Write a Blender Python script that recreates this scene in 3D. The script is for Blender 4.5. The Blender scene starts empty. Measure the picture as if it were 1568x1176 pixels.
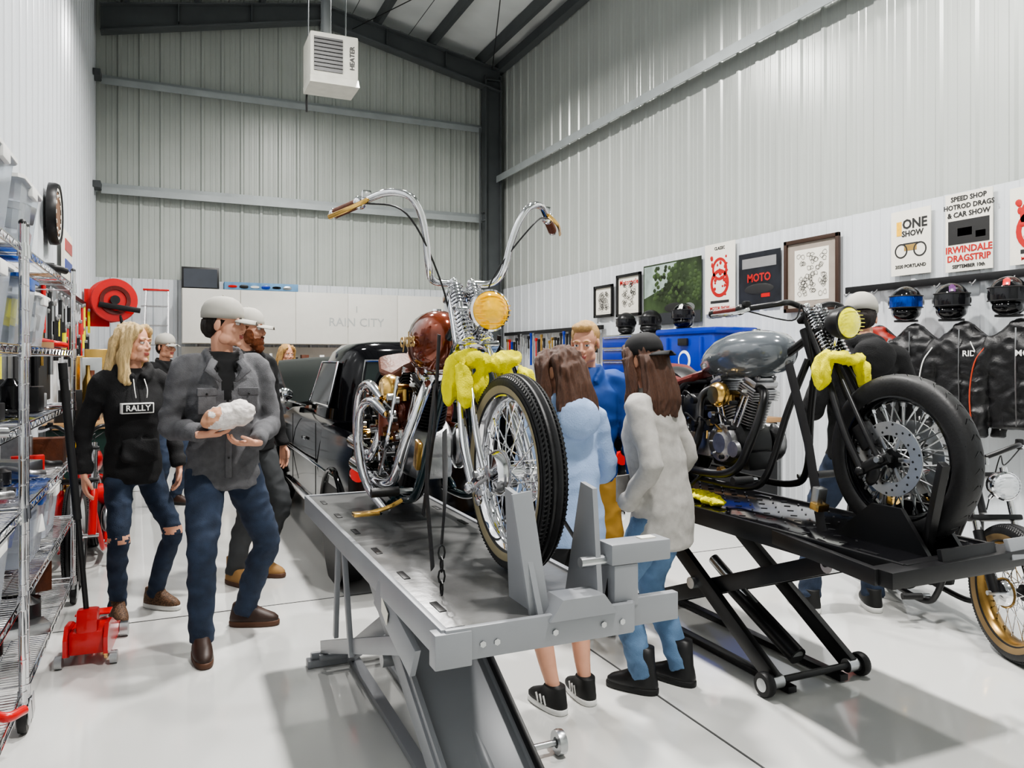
import bpy, bmesh, math, random
from mathutils import Vector, Matrix, noise, Euler
random.seed(4)
V=Vector; pi=math.pi; sin=math.sin; cos=math.cos
SC=bpy.context.scene; COL=SC.collection
# ---------------------------------------------------------------- materials
MATS={}
def S(r,g,b):
    f=lambda c:(c/255/12.92) if c/255<=.04045 else ((c/255+.055)/1.055)**2.4
    return (f(r),f(g),f(b))
def mat(name,col,r=.5,m=0,var=.07,sc=9,bump=0,bs=90,coat=0,ems=0,tr=0,ior=1.45,stretch=None,al=1):
    if name in MATS: return MATS[name]
    mt=bpy.data.materials.new(name); mt.use_nodes=True; nt=mt.node_tree; N=nt.nodes; L=nt.links
    p=N['Principled BSDF']; tc=N.new('ShaderNodeTexCoord'); mp=N.new('ShaderNodeMapping')
    if stretch: mp.inputs['Scale'].default_value=stretch
    L.new(tc.outputs['Object'],mp.inputs['Vector'])
    n=N.new('ShaderNodeTexNoise'); n.inputs['Scale'].default_value=sc; n.inputs['Detail'].default_value=3
    L.new(mp.outputs['Vector'],n.inputs['Vector'])
    cr=N.new('ShaderNodeValToRGB'); cr.color_ramp.elements[0].position=.3; cr.color_ramp.elements[1].position=.7
    cr.color_ramp.elements[0].color=tuple(max(0,c*(1-var)) for c in col)+(1,)
    cr.color_ramp.elements[1].color=tuple(min(1,c*(1+var)) for c in col)+(1,)
    L.new(n.outputs['Fac'],cr.inputs['Fac']); L.new(cr.outputs['Color'],p.inputs['Base Color'])
    p.inputs['Roughness'].default_value=r; p.inputs['Metallic'].default_value=m
    p.inputs['Coat Weight'].default_value=coat; p.inputs['Coat Roughness'].default_value=.05
    p.inputs['Transmission Weight'].default_value=tr; p.inputs['IOR'].default_value=ior; p.inputs['Alpha'].default_value=al
    if ems: p.inputs['Emission Color'].default_value=tuple(col)+(1,); p.inputs['Emission Strength'].default_value=ems
    if bump:
        n2=N.new('ShaderNodeTexNoise'); n2.inputs['Scale'].default_value=bs; n2.inputs['Detail'].default_value=4
        L.new(mp.outputs['Vector'],n2.inputs['Vector'])
        bp=N.new('ShaderNodeBump'); bp.inputs['Strength'].default_value=bump; bp.inputs['Distance'].default_value=.01
        L.new(n2.outputs['Fac'],bp.inputs['Height']); L.new(bp.outputs['Normal'],p.inputs['Normal'])
    MATS[name]=mt; return mt
chrome=mat('chrome',(.76,.76,.78),.07,1,.04)
steel=mat('brushed_steel',(.5,.51,.52),.3,1,.1)
alu=mat('cast_aluminium',(.4,.4,.41),.36,1,.15,30,.15)
brass=mat('brass',(.72,.46,.15),.22,1,.1)
rubber=mat('tyre_rubber',(.012,.012,.013),.5,0,.2,20,.1)
blackg=mat('gloss_black_paint',(.004,.004,.005),.1,0,.1,5,ior=1.42)
truckp=mat('truck_black_paint',(.003,.003,.004),.08,0,.1,5,ior=1.34)
blackm=mat('satin_black_metal',(.009,.009,.01),.36,0,.2,12)
blackp=mat('black_plastic',(.012,.012,.013),.45,0,.2)
white=mat('white_plastic',(.78,.78,.76),.4)
paper=mat('poster_paper',S(230,226,214),.6,0,.03)
red=mat('red_paint',S(190,22,22),.3,0,.06,coat=.4)
blue=mat('blue_paint',S(8,46,150),.3,0,.06,coat=.3)
yellow=mat('yellow_microfibre',S(240,230,36),.95,0,.1,20,.5,200)
amber=mat('amber_lens',S(240,184,14),.12,0,.12,60,coat=1,ems=.12)
yellens=mat('yellow_lens',S(235,230,40),.12,0,.12,60,coat=1,ems=.15)
orange=mat('candy_root_beer_paint',S(118,50,20),.13,.45,.45,9,coat=1)
teal=mat('dark_teal_paint',S(12,40,46),.15,.2,.2,6,coat=.6)
gtank=mat('grey_tank_paint',S(92,97,102),.14,.1,.05,6,coat=1)
brown=mat('brown_leather',S(92,48,26),.45,0,.2,25,.2)
darkred=mat('oxblood_leather',S(90,24,18),.45,0,.2,25,.2)
liftg=mat('grey_lift_enamel',S(142,144,148),.35,.1,.05,4)
liftt=mat('worn_lift_deck',S(108,108,108),.28,.35,.25,5,.1,30)
denim=mat('dark_denim',S(42,53,72),.85,0,.28,14,.35,260)
denimL=mat('light_denim',S(98,126,158),.85,0,.25,12,.35,260)
skin=mat('skin',S(214,160,134),.5,0,.06,14)
lip=mat('lips',S(170,92,84),.45)
eyew=mat('eye_white',(.75,.75,.73),.2); eyed=mat('iris',(.03,.04,.05),.15)
def hairm(n,c): return mat(n,S(*c),.45,0,.4,60,.6,160,stretch=(6,6,.4))
# ---------------------------------------------------------------- builder
def cr(pts,n=6):
    P=[V(p) for p in pts]; P=[P[0]*2-P[1]]+P+[P[-1]*2-P[-2]]; out=[]
    for i in range(1,len(P)-2):
        a,b,c,d=P[i-1:i+3]
        for k in range(n):
            t=k/n; out.append(.5*((2*b)+(c-a)*t+(2*a-5*b+4*c-d)*t*t+(3*b-a-3*c+d)*t**3))
    out.append(P[-2]); return out
class B:
    def __init__(s,name): s.n=name; s.v=[]; s.f=[]; s.m=[]; s.mats=[]; s.X=Matrix.Identity(4)
    def mi(s,m):
        if m not in s.mats: s.mats.append(m)
        return s.mats.index(m)
    def add(s,vs,fs,m):
        o=len(s.v); X=s.X; s.v.extend(X@V(v) for v in vs)
        if callable(m):
            for f in fs:
                c=V((0,0,0))
                for i in f: c+=V(vs[i])
                s.m.append(s.mi(m(c/len(f))))
        else: s.m.extend([s.mi(m)]*len(fs))
        s.f.extend([tuple(i+o for i in f) for f in fs])
    def loft(s,rings,m,cap=True,loop=False,closed=True):
        n=len(rings[0]); vs=[p for r in rings for p in r]; R=len(rings); fs=[]
        for i in range(R if loop else R-1):
            a=i*n; b=((i+1)%R)*n
            for j in range(n if closed else n-1):
                k=(j+1)%n; fs.append((a+j,a+k,b+k,b+j))
        if cap and not loop and closed: fs.append(tuple(range(n-1,-1,-1))); fs.append(tuple((R-1)*n+j for j in range(n)))
        s.add(vs,fs,m)
    def tube(s,pts,r,m,seg=10,cap=True,loop=False,ref=None):
        P=[V(p) for p in pts]; n=len(P); rings=[]; nr=None
        for i in range(n):
            if loop: t=P[(i+1)%n]-P[i-1]
            else: t=P[min(i+1,n-1)]-P[max(i-1,0)]
            t=t.normalized() if t.length>1e-9 else V((0,0,1))
            u=V(ref) if ref else (nr if nr is not None else (V((0,0,1)) if abs(t.z)<.9 else V((1,0,0))))
            u=u-t*u.dot(t)
            if u.length<1e-5: u=t.orthogonal()
            nr=u.normalized(); bi=t.cross(nr)
            rr=r[min(i,len(r)-1)] if isinstance(r,(list,)) else r
            a,b=(rr if isinstance(rr,tuple) else (rr,rr))
            rings.append([P[i]+nr*(a*cos(2*pi*k/seg))+bi*(b*sin(2*pi*k/seg)) for k in range(seg)])
        s.loft(rings,m,cap,loop)
    def cyl(s,a,b,r,m,seg=16,r2=None): s.tube([a,b],[r,r if r2 is None else r2],m,seg)
    def sph(s,c,r,m,seg=16,rg=9,rot=None):
        if not isinstance(r,tuple): r=(r,r,r)
        R=Euler(rot).to_matrix() if rot else Matrix.Identity(3); c=V(c); rings=[]
        for i in range(rg+1):
            a=-pi/2+pi*i/rg; q=max(cos(a),.002)
            rings.append([c+R@V((r[0]*q*cos(2*pi*k/seg),r[1]*q*sin(2*pi*k/seg),r[2]*sin(a))) for k in range(seg)])
        s.loft(rings,m)
    def box(s,c,sz,m,rot=None,bev=0):
        bm=bmesh.new(); bmesh.ops.create_cube(bm,size=1)
        for v in bm.verts: v.co=V((v.co.x*sz[0],v.co.y*sz[1],v.co.z*sz[2]))
        if bev: bmesh.ops.bevel(bm,geom=bm.edges[:],offset=min(bev,min(sz)*.45),segments=2,affect='EDGES',profile=.6)
        R=(Euler(rot).to_matrix() if not isinstance(rot,Matrix) else rot) if rot is not None else Matrix.Identity(3)
        bm.verts.index_update(); s.add([V(c)+R@v.co for v in bm.verts],[tuple(v.index for v in f.verts) for f in bm.faces],m); bm.free()
    def bar(s,a,b,w,h,m,ref=(0,0,1),bev=.003):
        a=V(a);b=V(b);t=(b-a);L=t.length;t.normalize();u=V(ref);u=(u-t*u.dot(t)).normalized();x=t.cross(u)
        R=Matrix((x,t,u)).transposed(); s.box((a+b)/2,(w,L,h),m,R,bev)
    def lathe(s,prof,c,ax,m,seg=32,closed=False):
        ax=V(ax).normalized(); u=ax.orthogonal().normalized(); w=ax.cross(u); c=V(c)
        rings=[[c+ax*h+(u*cos(2*pi*k/seg)+w*sin(2*pi*k/seg))*max(r,.0004) for r,h in prof] for k in range(seg)]
        s.loft(rings,m,False,True,closed)
    def text(s,t,M4,size,m,ext=.0008,bold=.018):
        cu=bpy.data.curves.new('t','FONT'); cu.body=t; cu.size=size; cu.extrude=ext; cu.align_x='CENTER'; cu.align_y='CENTER'; cu.resolution_u=2; cu.offset=size*bold
        ob=bpy.data.objects.new('t',cu); COL.objects.link(ob); dg=bpy.context.evaluated_depsgraph_get(); ev=ob.evaluated_get(dg); me=ev.to_mesh()
        s.add([M4@v.co for v in me.vertices],[tuple(p.vertices) for p in me.polygons],m)
        ev.to_mesh_clear(); bpy.data.objects.remove(ob); bpy.data.curves.remove(cu)
    def mesh(s,shift=V((0,0,0)),weld=True):
        me=bpy.data.meshes.new(s.n); me.from_pydata([v-shift for v in s.v],[],s.f)
        for m in s.mats: me.materials.append(m)
        me.polygons.foreach_set('material_index',s.m)
        bm=bmesh.new(); bm.from_mesh(me)
        if weld: bmesh.ops.remove_doubles(bm,verts=bm.verts,dist=1e-5)
        bmesh.ops.recalc_face_normals(bm,faces=bm.faces); bm.to_mesh(me); bm.free()
        return me
    def done(s,loc=(0,0,0),rz=0,ang=38,weld=True):
        R=Matrix.Rotation(rz,3,'Z'); xs=[v.x for v in s.v];ys=[v.y for v in s.v];zs=[v.z for v in s.v]
        c=V(((min(xs)+max(xs))/2,(min(ys)+max(ys))/2,min(zs)))
        me=s.mesh(c,weld); me.shade_smooth()
        if ang: me.set_sharp_from_angle(angle=math.radians(ang))
        ob=bpy.data.objects.new(s.n,me); COL.objects.link(ob); ob.location=V(loc)+R@c; ob.rotation_euler=(0,0,rz); return ob
def remesh(b,vox,sm=2,disp=None):
    me=b.mesh(); ob=bpy.data.objects.new('tmp',me); COL.objects.link(ob)
    r=ob.modifiers.new('r','REMESH'); r.mode='VOXEL'; r.voxel_size=vox
    if sm: q=ob.modifiers.new('s','SMOOTH'); q.factor=.5; q.iterations=sm
    dg=bpy.context.evaluated_depsgraph_get(); ev=ob.evaluated_get(dg); m2=ev.to_mesh()
    vs=[v.co.copy() for v in m2.vertices]; fs=[tuple(p.vertices) for p in m2.polygons]
    if disp:
        ns=[v.normal.copy() for v in m2.vertices]; vs=[v+n*disp(v) for v,n in zip(vs,ns)]
    ev.to_mesh_clear(); bpy.data.objects.remove(ob); bpy.data.meshes.remove(me)
    return vs,fs
# ---------------------------------------------------------------- room
XL,XR,YB,YF=-1.04,5.80,13.6,-2.4; XM=(XL+XR)/2
def roofz(x): return 7.12+.64*(1-abs(x-XM)/(XR-XM))
wallm=mat('white_corrugated_steel',S(180,184,180),.27,.15,.03,1.2,.03,3)
wallb=mat('pale_grey_corrugated_steel',S(172,177,172),.36,.05,.05,1.5,.03,3)
linerm=mat('bright_white_liner_panel',S(210,214,218),.28,.1,.02,1.2,.02,3)
def panel(name,a,d,n,L,z0,zt,m,off=0,ph=0,per=.305,k=1):
    b=B(name); prof=[(0,0),(.022,.03*k),(.055,.03*k),(.077,0),(.15,0),(.158,.005*k),(.178,.005*k),(.186,0),(.232,0),(.24,.005*k),(.26,.005*k),(.268,0)]
    pts=[(0,0)]; t=-ph
    while t<L:
        for u,h in prof:
            if 0<t+u<L: pts.append((t+u,h))
        t+=per
    pts.append((L,0)); a=V(a);d=V(d);n=V(n); lo=[];hi=[]
    for u,h in pts:
        p=a+d*u+n*(h+off); lo.append(V((p.x,p.y,z0))); hi.append(V((p.x,p.y,zt(p.x) if callable(zt) else zt)))
    b.loft([lo,hi],m,False,False,False); ob=b.done(ang=15); return ob
panel('wall_back',(XL,YB,0),(1,0,0),(0,-1,0),XR-XL,2.75,roofz,wallb)
panel('wall_back_liner',(XL,YB-.035,0),(1,0,0),(0,-1,0),XR-XL,0,2.8,linerm,ph=.1)
panel('wall_left',(XL,YF,0),(0,1,0),(1,0,0),YB-YF,0,7.12,linerm,k=.7)
panel('wall_right',(XR,YF,0),(0,1,0),(-1,0,0),YB-YF,2.75,7.12,wallm,k=.6)
panel('wall_right_liner',(XR-.035,YF,0),(0,1,0),(-1,0,0),YB-YF-.04,0,2.84,linerm,ph=.1,k=.5)
panel('wall_front',(XL,YF,0),(1,0,0),(0,1,0),XR-XL,0,roofz,wallm)
fl=mat('white_epoxy_floor',S(208,208,205),.12,0,.04,.9,.02,6,coat=.5)
b=B('floor'); b.box(((XL+XR)/2,(YB+YF)/2,-.1),(XR-XL+.2,YB-YF+.2,.2),fl); b.done()
seam=mat('floor_joint_sealant',(.08,.08,.08),.8)
b=B('floor_joint'); b.box((2.0,(YB+YF)/2,.0015),(.008,YB-YF-.2,.003),seam); b.box(((XL+XR)/2,4.9,.0015),(XR-XL-.2,.006,.003),seam); b.box(((XL+XR)/2,9.8,.0015),(XR-XL-.2,.006,.003),seam); b.done()
ins=mat('roof_insulation_vinyl',S(214,218,218),.45,0,.12,.9,.6,4)
b=B('ceiling')
for sx,x in((-1,XL),(1,XR)):
    N=14; rows=[]
    for i in range(N*6+1):
        y=YF+(YB-YF)*i/(N*6); sag=.03*abs(sin(pi*i/6))
        rows.append([V((x+(XM-x)*k/6,y,roofz(x+(XM-x)*k/6)-.0+sag)) for k in range(7)])
    b.loft(rows,ins,False,False,False)
b.done(ang=60)
gst=mat('dark_grey_steel',S(84,88,90),.5,.1,.1,3); lst=mat('galvanised_steel',S(158,164,165),.42,.15,.08,4)
b=B('trim_roof_purlins')
for x in (-.6,.4,1.4,3.35,4.35,5.3):
    z=roofz(x)-.1; b.box((x,(YB+YF)/2,z),(.012,YB-YF-.1,.2),gst); b.box((x+.03,(YB+YF)/2,z-.1),(.07,YB-YF-.1,.01),gst)
for x in (1.9,2.9,3.9,.9): b.cyl((x,YF+.2,roofz(x)-.2),(x,YB-.2,roofz(x)-.2),.006,gst,6)
b.cyl((2.9,13.2,7.2),(5.5,6,6.9),.009,blackm,6); b.cyl((5.5,13.2,6.9),(2.9,6,7.2),.009,blackm,6)
b.done()
def rafter(y):
    b=B('trim_steel_frame')
    for x0,x1 in((XL+.1,XM),(XR-.1,XM)):
        z0=roofz(x0)-.2;z1=roofz(x1)-.2; d0,d1=.42,.3
        b.bar((x0,y,z0-.02),(x1,y,z1-.02),.22,.02,gst); b.bar((x0,y,z0-d0),(x1,y,z1-d1),.22,.025,gst)
        b.add([(x0,y-.006,z0-d0),(x0,y-.006,z0),(x1,y-.006,z1),(x1,y-.006,z1-d1),(x0,y+.006,z0-d0),(x0,y+.006,z0),(x1,y+.006,z1),(x1,y+.006,z1-d1)],[(0,1,2,3),(7,6,5,4),(0,3,7,4),(1,5,6,2)],gst)
        for f in(.33,.66):
            x=x0+(x1-x0)*f; b.box((x,y,roofz(x)-.36),(.014,.2,.3),gst)
    x=XR-.1
    b.box((x-.02,y,3.4),(.02,.2,6.8),gst); b.box((x-.32,y,3.4),(.02,.2,6.8),gst); b.box((x-.17,y,3.4),(.3,.012,6.8),gst)
    b.box((x-.17,y,6.72),(.34,.2,.02),gst)
    for z in(4.1,4.25,2.1): b.box((x-.33,y-.02,z),(.06,.12,.02),gst)
    b.box((XM,y,roofz(XM)-.38),(.03,.24,.4),gst)
    b.done()
rafter(13.3)
b=B('trim_wall_girts')
for z in(5.86,4.17):
    b.box((XM-.1,YB-.1,z),(XR-XL-.4,.16,.012),lst); b.box((XM-.1,YB-.18,z-.04),(XR-XL-.4,.012,.1),lst); b.box((XM-.1,YB-.03,z+.05),(XR-XL-.4,.012,.1),lst)
L=YB-YF-.5; y=(YB+YF)/2-.15
b.box((XR-.12,y,4.92),(.18,L,.012),lst); b.box((XR-.21,y,4.87),(.012,L,.12),lst)
b.box((XR-.1,(YB+YF)/2,6.98),(.14,YB-YF-.4,.16),gst)
b.box((XL+.06,YB-.3,4.17),(.1,.3,.1),gst);b.box((XL+.06,YB-.3,5.86),(.1,.3,.1),gst)
b.tube([(XR-.52,13.25,3.0),(XR-.52,13.25,5.8)],.02,gst); b.cyl((XR-.06,YF+.3,3.0),(XR-.06,YF+.3,6),.015,lst)
b.done()
# ceiling heater
b=B('hanging_unit_heater'); hx,hy,hz=1.72,9.0,4.94; hw=mat('cream_enamel',S(205,204,194),.4)
b.box((hx,hy,hz),(.54,.5,.5),hw,bev=.02); b.add([(hx-.27,hy-.25,hz-.24),(hx+.27,hy-.25,hz-.24),(hx+.27,hy+.25,hz-.24),(hx-.27,hy+.25,hz-.24),(hx-.29,hy-.36,hz-.36),(hx+.26,hy-.36,hz-.36),(hx+.26,hy+.1,hz-.36),(hx-.29,hy+.1,hz-.36)],[(0,1,5,4),(1,2,6,5),(2,3,7,6),(3,0,4,7),(4,5,6,7)],hw)
b.box((hx-.07,hy-.252,hz+.0),(.32,.02,.38),blackm)
for i in range(8): b.box((hx-.07,hy-.262,hz-.15+i*.044),(.32,.022,.004),mat('louvre',(.06,.06,.06),.4,.1),rot=(-.5,0,0))
b.text('HEATER',Matrix.Translation((hx+.2,hy-.256,hz))@Matrix.Rotation(pi/2,4,'X')@Matrix.Rotation(pi/2,4,'Z'),.075,blackp)
b.cyl((hx-.05,hy,hz+.25),(hx-.05,hy,7.5),.06,gst)
for sx in(-.22,.22): b.cyl((hx+sx,hy+.2,hz+.25),(hx+sx,hy+.2,7.4),.008,gst,6)
b.tube(cr([(hx-.2,hy+.25,hz-.2),(hx-.22,hy+.3,hz-.3),(hx-.22,hy+.3,hz-.5)]),.012,blackp,6); b.box((hx+.25,hy+.1,6.4),(.1,.1,.5),gst); b.done()
# ---------------------------------------------------------------- wheels / bike
def wheel(b,c,R,tw,hh,rim,spk,n=40,ribs=True,sr=.0024,hub=None,band=None,seg=64):
    c=V(c); prof=[]; K=48
    for i in range(K):
        a=2*pi*i/K; cc=cos(a); ss=sin(a)
        r=R-hh+hh*math.copysign(abs(cc)**.8,cc); x=tw*math.copysign(abs(ss)**.75,ss)
        if ribs and cc>.3 and i%3==0: r-=.009
        prof.append((r,x))
    b.lathe(prof,c,(1,0,0),rubber,seg,True)
    if ribs:
        for i in range(seg*2):
            a=pi*i/seg
            for sx in(-1,1): b.bar(c+V((sx*tw*.5,(R-.006)*cos(a),(R-.006)*sin(a))),c+V((sx*tw*.88,(R-hh*.4)*cos(a+.05),(R-hh*.4)*sin(a+.05))),.005,.005,rubber,ref=(0,cos(a),sin(a)),bev=0)
    else:
        for i in range(34):
            a=2*pi*i/34
            for sx in(-1,1): b.tube([c+V((sx*x*tw,(R-hh+hh*max(1-x*x,0)**.42+.0006)*cos(a+q),(R-hh+hh*max(1-x*x,0)**.42+.0006)*sin(a+q))) for x,q in((.12,0),(.4,.05),(.65,.1),(.85,.12))],.0022,blackg,5)
    if band:
        for sx in(-1,1): b.lathe([(R-hh*1.6,sx*tw*.9),(R-hh*1.3,sx*(tw+.001)),(R-hh*1.0,sx*(tw+.002))],c,(1,0,0),band,seg)
    ri=R-2*hh
    b.lathe([(ri+.014,-tw*.78),(ri+.006,-tw*.82),(ri-.004,-tw*.6),(ri-.014,-tw*.25),(ri-.014,tw*.25),(ri-.004,tw*.6),(ri+.006,tw*.82),(ri+.014,tw*.78)],c,(1,0,0),rim,seg)
    hub=hub or chrome
    b.lathe([(.0,-.075),(.014,-.075),(.016,-.05),(.04,-.048),(.042,-.04),(.024,-.034),(.022,.034),(.042,.04),(.04,.048),(.016,.05),(.014,.075),(0,.075)],c,(1,0,0),hub,20)
    for i in range(n):
        a=2*pi*i/n; sx=1 if i%2 else -1; da=.42*(1 if (i//2)%2 else -1)
        h=c+V((sx*.042,.038*cos(a+da*2.2),.038*sin(a+da*2.2))); e=c+V((sx*.008,(ri-.01)*cos(a),(ri-.01)*sin(a)))
        b.tube([h,e],sr,spk,5,False)
        b.tube([e,e+(h-e).normalized()*.02],sr*2,spk,5,False)
def helix(b,a,e,r,wr,turns,m):
    a=V(a);e=V(e);t=(e-a);u=t.normalized().orthogonal();w=t.normalized().cross(u);N=int(turns*10)
    b.tube([a+t*(i/N)+(u*cos(2*pi*turns*i/N)+w*sin(2*pi*turns*i/N))*r for i in range(N+1)],wr,m,5)
def fender(b,c,R,a0,a1,w,m,n=20):
    c=V(c); rows=[]
    for i in range(n+1):
        a=a0+(a1-a0)*i/n; rows.append([c+V((w*q,cos(a)*(R+.022*(1-q*q)*1.0-(.03 if abs(q)==1 else 0)),sin(a)*(R+.022*(1-q*q)-(.03 if abs(q)==1 else 0)))) for q in(-1,-.98,-.7,-.35,0,.35,.7,.98,1)])
    b.loft(rows,m,False,False,False)
def sring(c,rx,rz,n=18,p=2.5,ax='y'):
    out=[]
    for k in range(n):
        a=2*pi*k/n; x=rx*math.copysign(abs(cos(a))**(2/p),cos(a)); z=rz*math.copysign(abs(sin(a))**(2/p),sin(a))
        out.append(V(c)+(V((x,0,z)) if ax=='y' else V((x,z,0))))
    return out
def engine(b,cy,cz,m1,m2,m3):
    c=V((0,cy,cz))
    b.lathe([(0,-.1),(.1,-.1),(.125,-.08),(.13,0),(.125,.08),(.1,.1),(0,.1)],c,(1,0,0),m1,28)
    b.box(c+V((0,.0,-.08)),(.17,.3,.1),m1,bev=.03); b.box(c+V((0,.24,.0)),(.2,.22,.2),m1,bev=.04)
    for s in(-1,1):
        d=V((0,s*.39,.92)); base=c+d*.1; prof=[(.05,0)]
        for i in range(10): h=.01+i*.0155; prof+=[(.055,h),(.079,h+.002),(.079,h+.005),(.055,h+.008)]
        prof.append((.04,.17)); b.lathe(prof,base,d,m2,24)
        hd=base+d*.195; R=Matrix.Rotation(-s*.4,3,'X')
        for i in range(4): b.box(hd+d*(-.025+i*.014),(.165,.13,.006),m2,R,.002)
        b.box(hd,(.14,.11,.06),m2,R,.01); b.box(hd+d*.05,(.15,.1,.04),m3,R,.018); b.box(hd+d*.075,(.1,.065,.02),m3,R,.008)
        for sx in(-.05,.05):
            for q in(-.035,.035): b.cyl(hd+d*.06+V((sx,q,0)),hd+d*.08+V((sx,q,0)),.007,m3,8)
        for q in(-.02,.02): b.cyl(c+V((-.088,s*.03+q,.06)),hd+V((-.072,q*.8,-.02)),.0085,chrome,10)
        b.cyl(hd+V((-.07,0,0)),hd+V((-.1,0,.0)),.012,white,8,.006)
    b.lathe([(0,-.03),(.05,-.03),(.06,-.022),(.095,-.02),(.1,0),(.1,.02)],c+V((-.11,.02,0)),(1,0,0),m3,24)
    b.lathe([(0,-.02),(.04,-.02),(.045,0)],c+V((-.13,-.1,-.02)),(1,0,0),m3,18)
    b.box(c+V((-.1,.2,-.02)),(.06,.2,.13),m3,bev=.025)
    for i in range(8): a=i*pi/4; b.cyl(c+V((-.13,.02+.085*cos(a),.085*sin(a))),c+V((-.138,.02+.085*cos(a),.085*sin(a))),.006,steel,6)
    b.tube([c+V((.13,-.06,0)),c+V((.13,.34,.03))],[(.1,.03),(.075,.03)],m3,20,ref=(0,0,1))
    b.sph(c+V((.14,-.06,0)),(.035,.1,.1),m3); b.sph(c+V((.14,.34,.03)),(.035,.08,.08),m3)
    b.lathe([(0,-.04),(.045,-.038),(.062,-.02),(.066,0),(.062,.02)],c+V((-.155,0,.25)),(1,0,0),brass,24)
    b.cyl(c+V((-.13,0,.25)),c+V((0,.0,.24)),.026,brass); b.cyl(c+V((-.09,0,.2)),c+V((-.09,0,.25)),.028,brass)
def exhaust(b,cy,cz,m,L=.85,hi=0):
    b.tube(cr([(-.03,cy-.16,cz+.27),(-.08,cy-.25,cz+.22),(-.16,cy-.25,cz+.02),(-.18,cy-.12,cz-.15),(-.18,cy+.3,cz-.17),(-.18,cy+L,cz-.1+hi)],8),.022,m,14)
    b.tube(cr([(-.03,cy+.16,cz+.27),(-.1,cy+.22,cz+.2),(-.17,cy+.16,cz-.02),(-.19,cy+.3,cz-.1),(-.19,cy+L+.05,cz-.03+hi)],8),.022,m,14)
    for y,z in((cy+L-.35,cz-.165),(cy+L-.3,cz-.065)): b.tube([(-.185,y,z+hi*.5),(-.19,y+.35,z+.02+hi)],[.025,.036],m,14)
def lumps(b,L,m=yellow,seed=0):
    g=B('g')
    for c,r,rt in L: g.sph(c,r,m,16,10,rot=rt)
    vs,fs=remesh(g,.0075,1,lambda v:.03*(.42-abs(noise.noise(V((v.x*26+seed,v.y*26,v.z*7)))))-.008+.006*noise.noise(V((v.x*60,v.y*60,v.z*30+seed)))); b.add(vs,fs,m)
def bike(name,loc,rz,o):
    b=B(name); Rf=o.get('Rf',.345); wb=o.get('wb',1.55); Rr=o.get('Rr',.33); fk=o['fork']; fr=o['frame']; m3=o['eng'][2]
    wheel(b,(0,0,Rf),Rf,o.get('tw',.045),o.get('hh',.045),o['rim'],o['spk'],o.get('n',40),o.get('ribs',True),o.get('sr',.0024),o.get('hub'),o.get('band'))
    wheel(b,(0,wb,Rr),Rr,.062,.055,o['rim'],o['spk'],40,True,.0024,o.get('hub'))
    ay=Rf
    b.cyl((-.14,0,ay),(.14,0,ay),.012,steel,12)
    if o.get('disc'):
        for sx in(-1,1):
            x=sx*.062
            b.lathe([(.095,x-.003),(.15,x-.003),(.15,x+.003),(.095,x+.003)],(0,0,ay),(1,0,0),steel,40,True)
            for i in range(30):
                a=i*2*pi/30; rr=.108+(i%3)*.016; p=V((x+sx*.0032,rr*cos(a),ay+rr*sin(a))); b.cyl(p-V((sx*.001,0,0)),p+V((sx*.0006,0,0)),.005,blackm,8)
            for i in range(6):
                a=i*pi/3; b.bar((x,.04*cos(a),ay+.04*sin(a)),(x,.1*cos(a),ay+.1*sin(a)),.006,.018,steel,ref=(0,-sin(a),cos(a)))
            b.box((x,.12,ay+.08),(.05,.07,.11),blackm,(-.6,0,0),.012)
    else:
        b.lathe([(0,-.085),(.06,-.08),(.075,-.06),(.075,-.04),(.04,-.035)],(0,0,ay),(1,0,0),chrome,24)
    if o.get('springer',True):
        for s in(-1,1):
            b.tube(cr([(s*.105,.1,ay-.06),(s*.1,.2,ay+.1),(s*.062,.36,ay+.4),(s*.055,.475,.95)]),.016,fk,12)
            b.tube(cr([(s*.088,.03,ay-.01),(s*.085,.12,ay+.13),(s*.045,.3,ay+.38),(s*.038,.4,.9)]),.011,fk,10)
            b.tube([(s*.105,.11,ay-.06),(s*.105,.04,ay-.02),(s*.105,-.03,ay+.01)],[(.022,.01),(.026,.012),(.022,.01)],fk,12,ref=(0,0,1))
            for p in((.1,ay-.06),(0,ay)): b.sph((s*.12,p[0],p[1]),(.014,.02,.02),fk,12,7); b.cyl((s*.1,p[0],p[1]),(s*.13,p[0],p[1]),.014,fk,12)
            b.sph((s*.1,.05,ay-.07),(.012,.03,.05),fk,10,6,rot=(.5,0,0))
            helix(b,(s*.036,.32,.745),(s*.036,.4,.86),.021,.0046,8,chrome); helix(b,(s*.036,.41,.875),(s*.036,.465,.965),.021,.0046,7,chrome)
            b.cyl((s*.036,.31,.73),(s*.036,.475,.98),.008,chrome,8); b.sph((s*.036,.478,.985),.016,chrome,10,6)
        b.box((0,.335,.735),(.17,.06,.022),fk,(-.6,0,0),.008); b.box((0,.405,.865),(.12,.06,.02),fk,(-.6,0,0),.008); b.box((0,.47,.93),(.15,.07,.025),fk,(-.6,0,0),.008)
    else:
        for s in(-1,1):
            b.cyl((s*.1,0,ay),(s*.1,.14,.62),.026,fk,16); b.cyl((s*.1,.14,.62),(s*.1,.25,.93),.019,chrome,14)
        b.box((0,.165,.68),(.26,.07,.03),blackm,(-.35,0,0),.01); b.box((0,.24,.89),(.26,.07,.025),blackm,(-.35,0,0),.01)
    ny=o.get('ny',.46)
    b.cyl((0,ny-.02,.68),(0,ny+.06,.88),.03,fr,16)
    h=V(o['hl']); rl=o.get('rl',.072)
    b.lathe([(0,.1),(rl*.5,.095),(rl*.85,.06),(rl,.02),(rl*1.02,0),(rl*1.04,-.012),(rl*.94,-.018)],h,(0,1,0),o.get('bowl',chrome),28)
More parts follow.
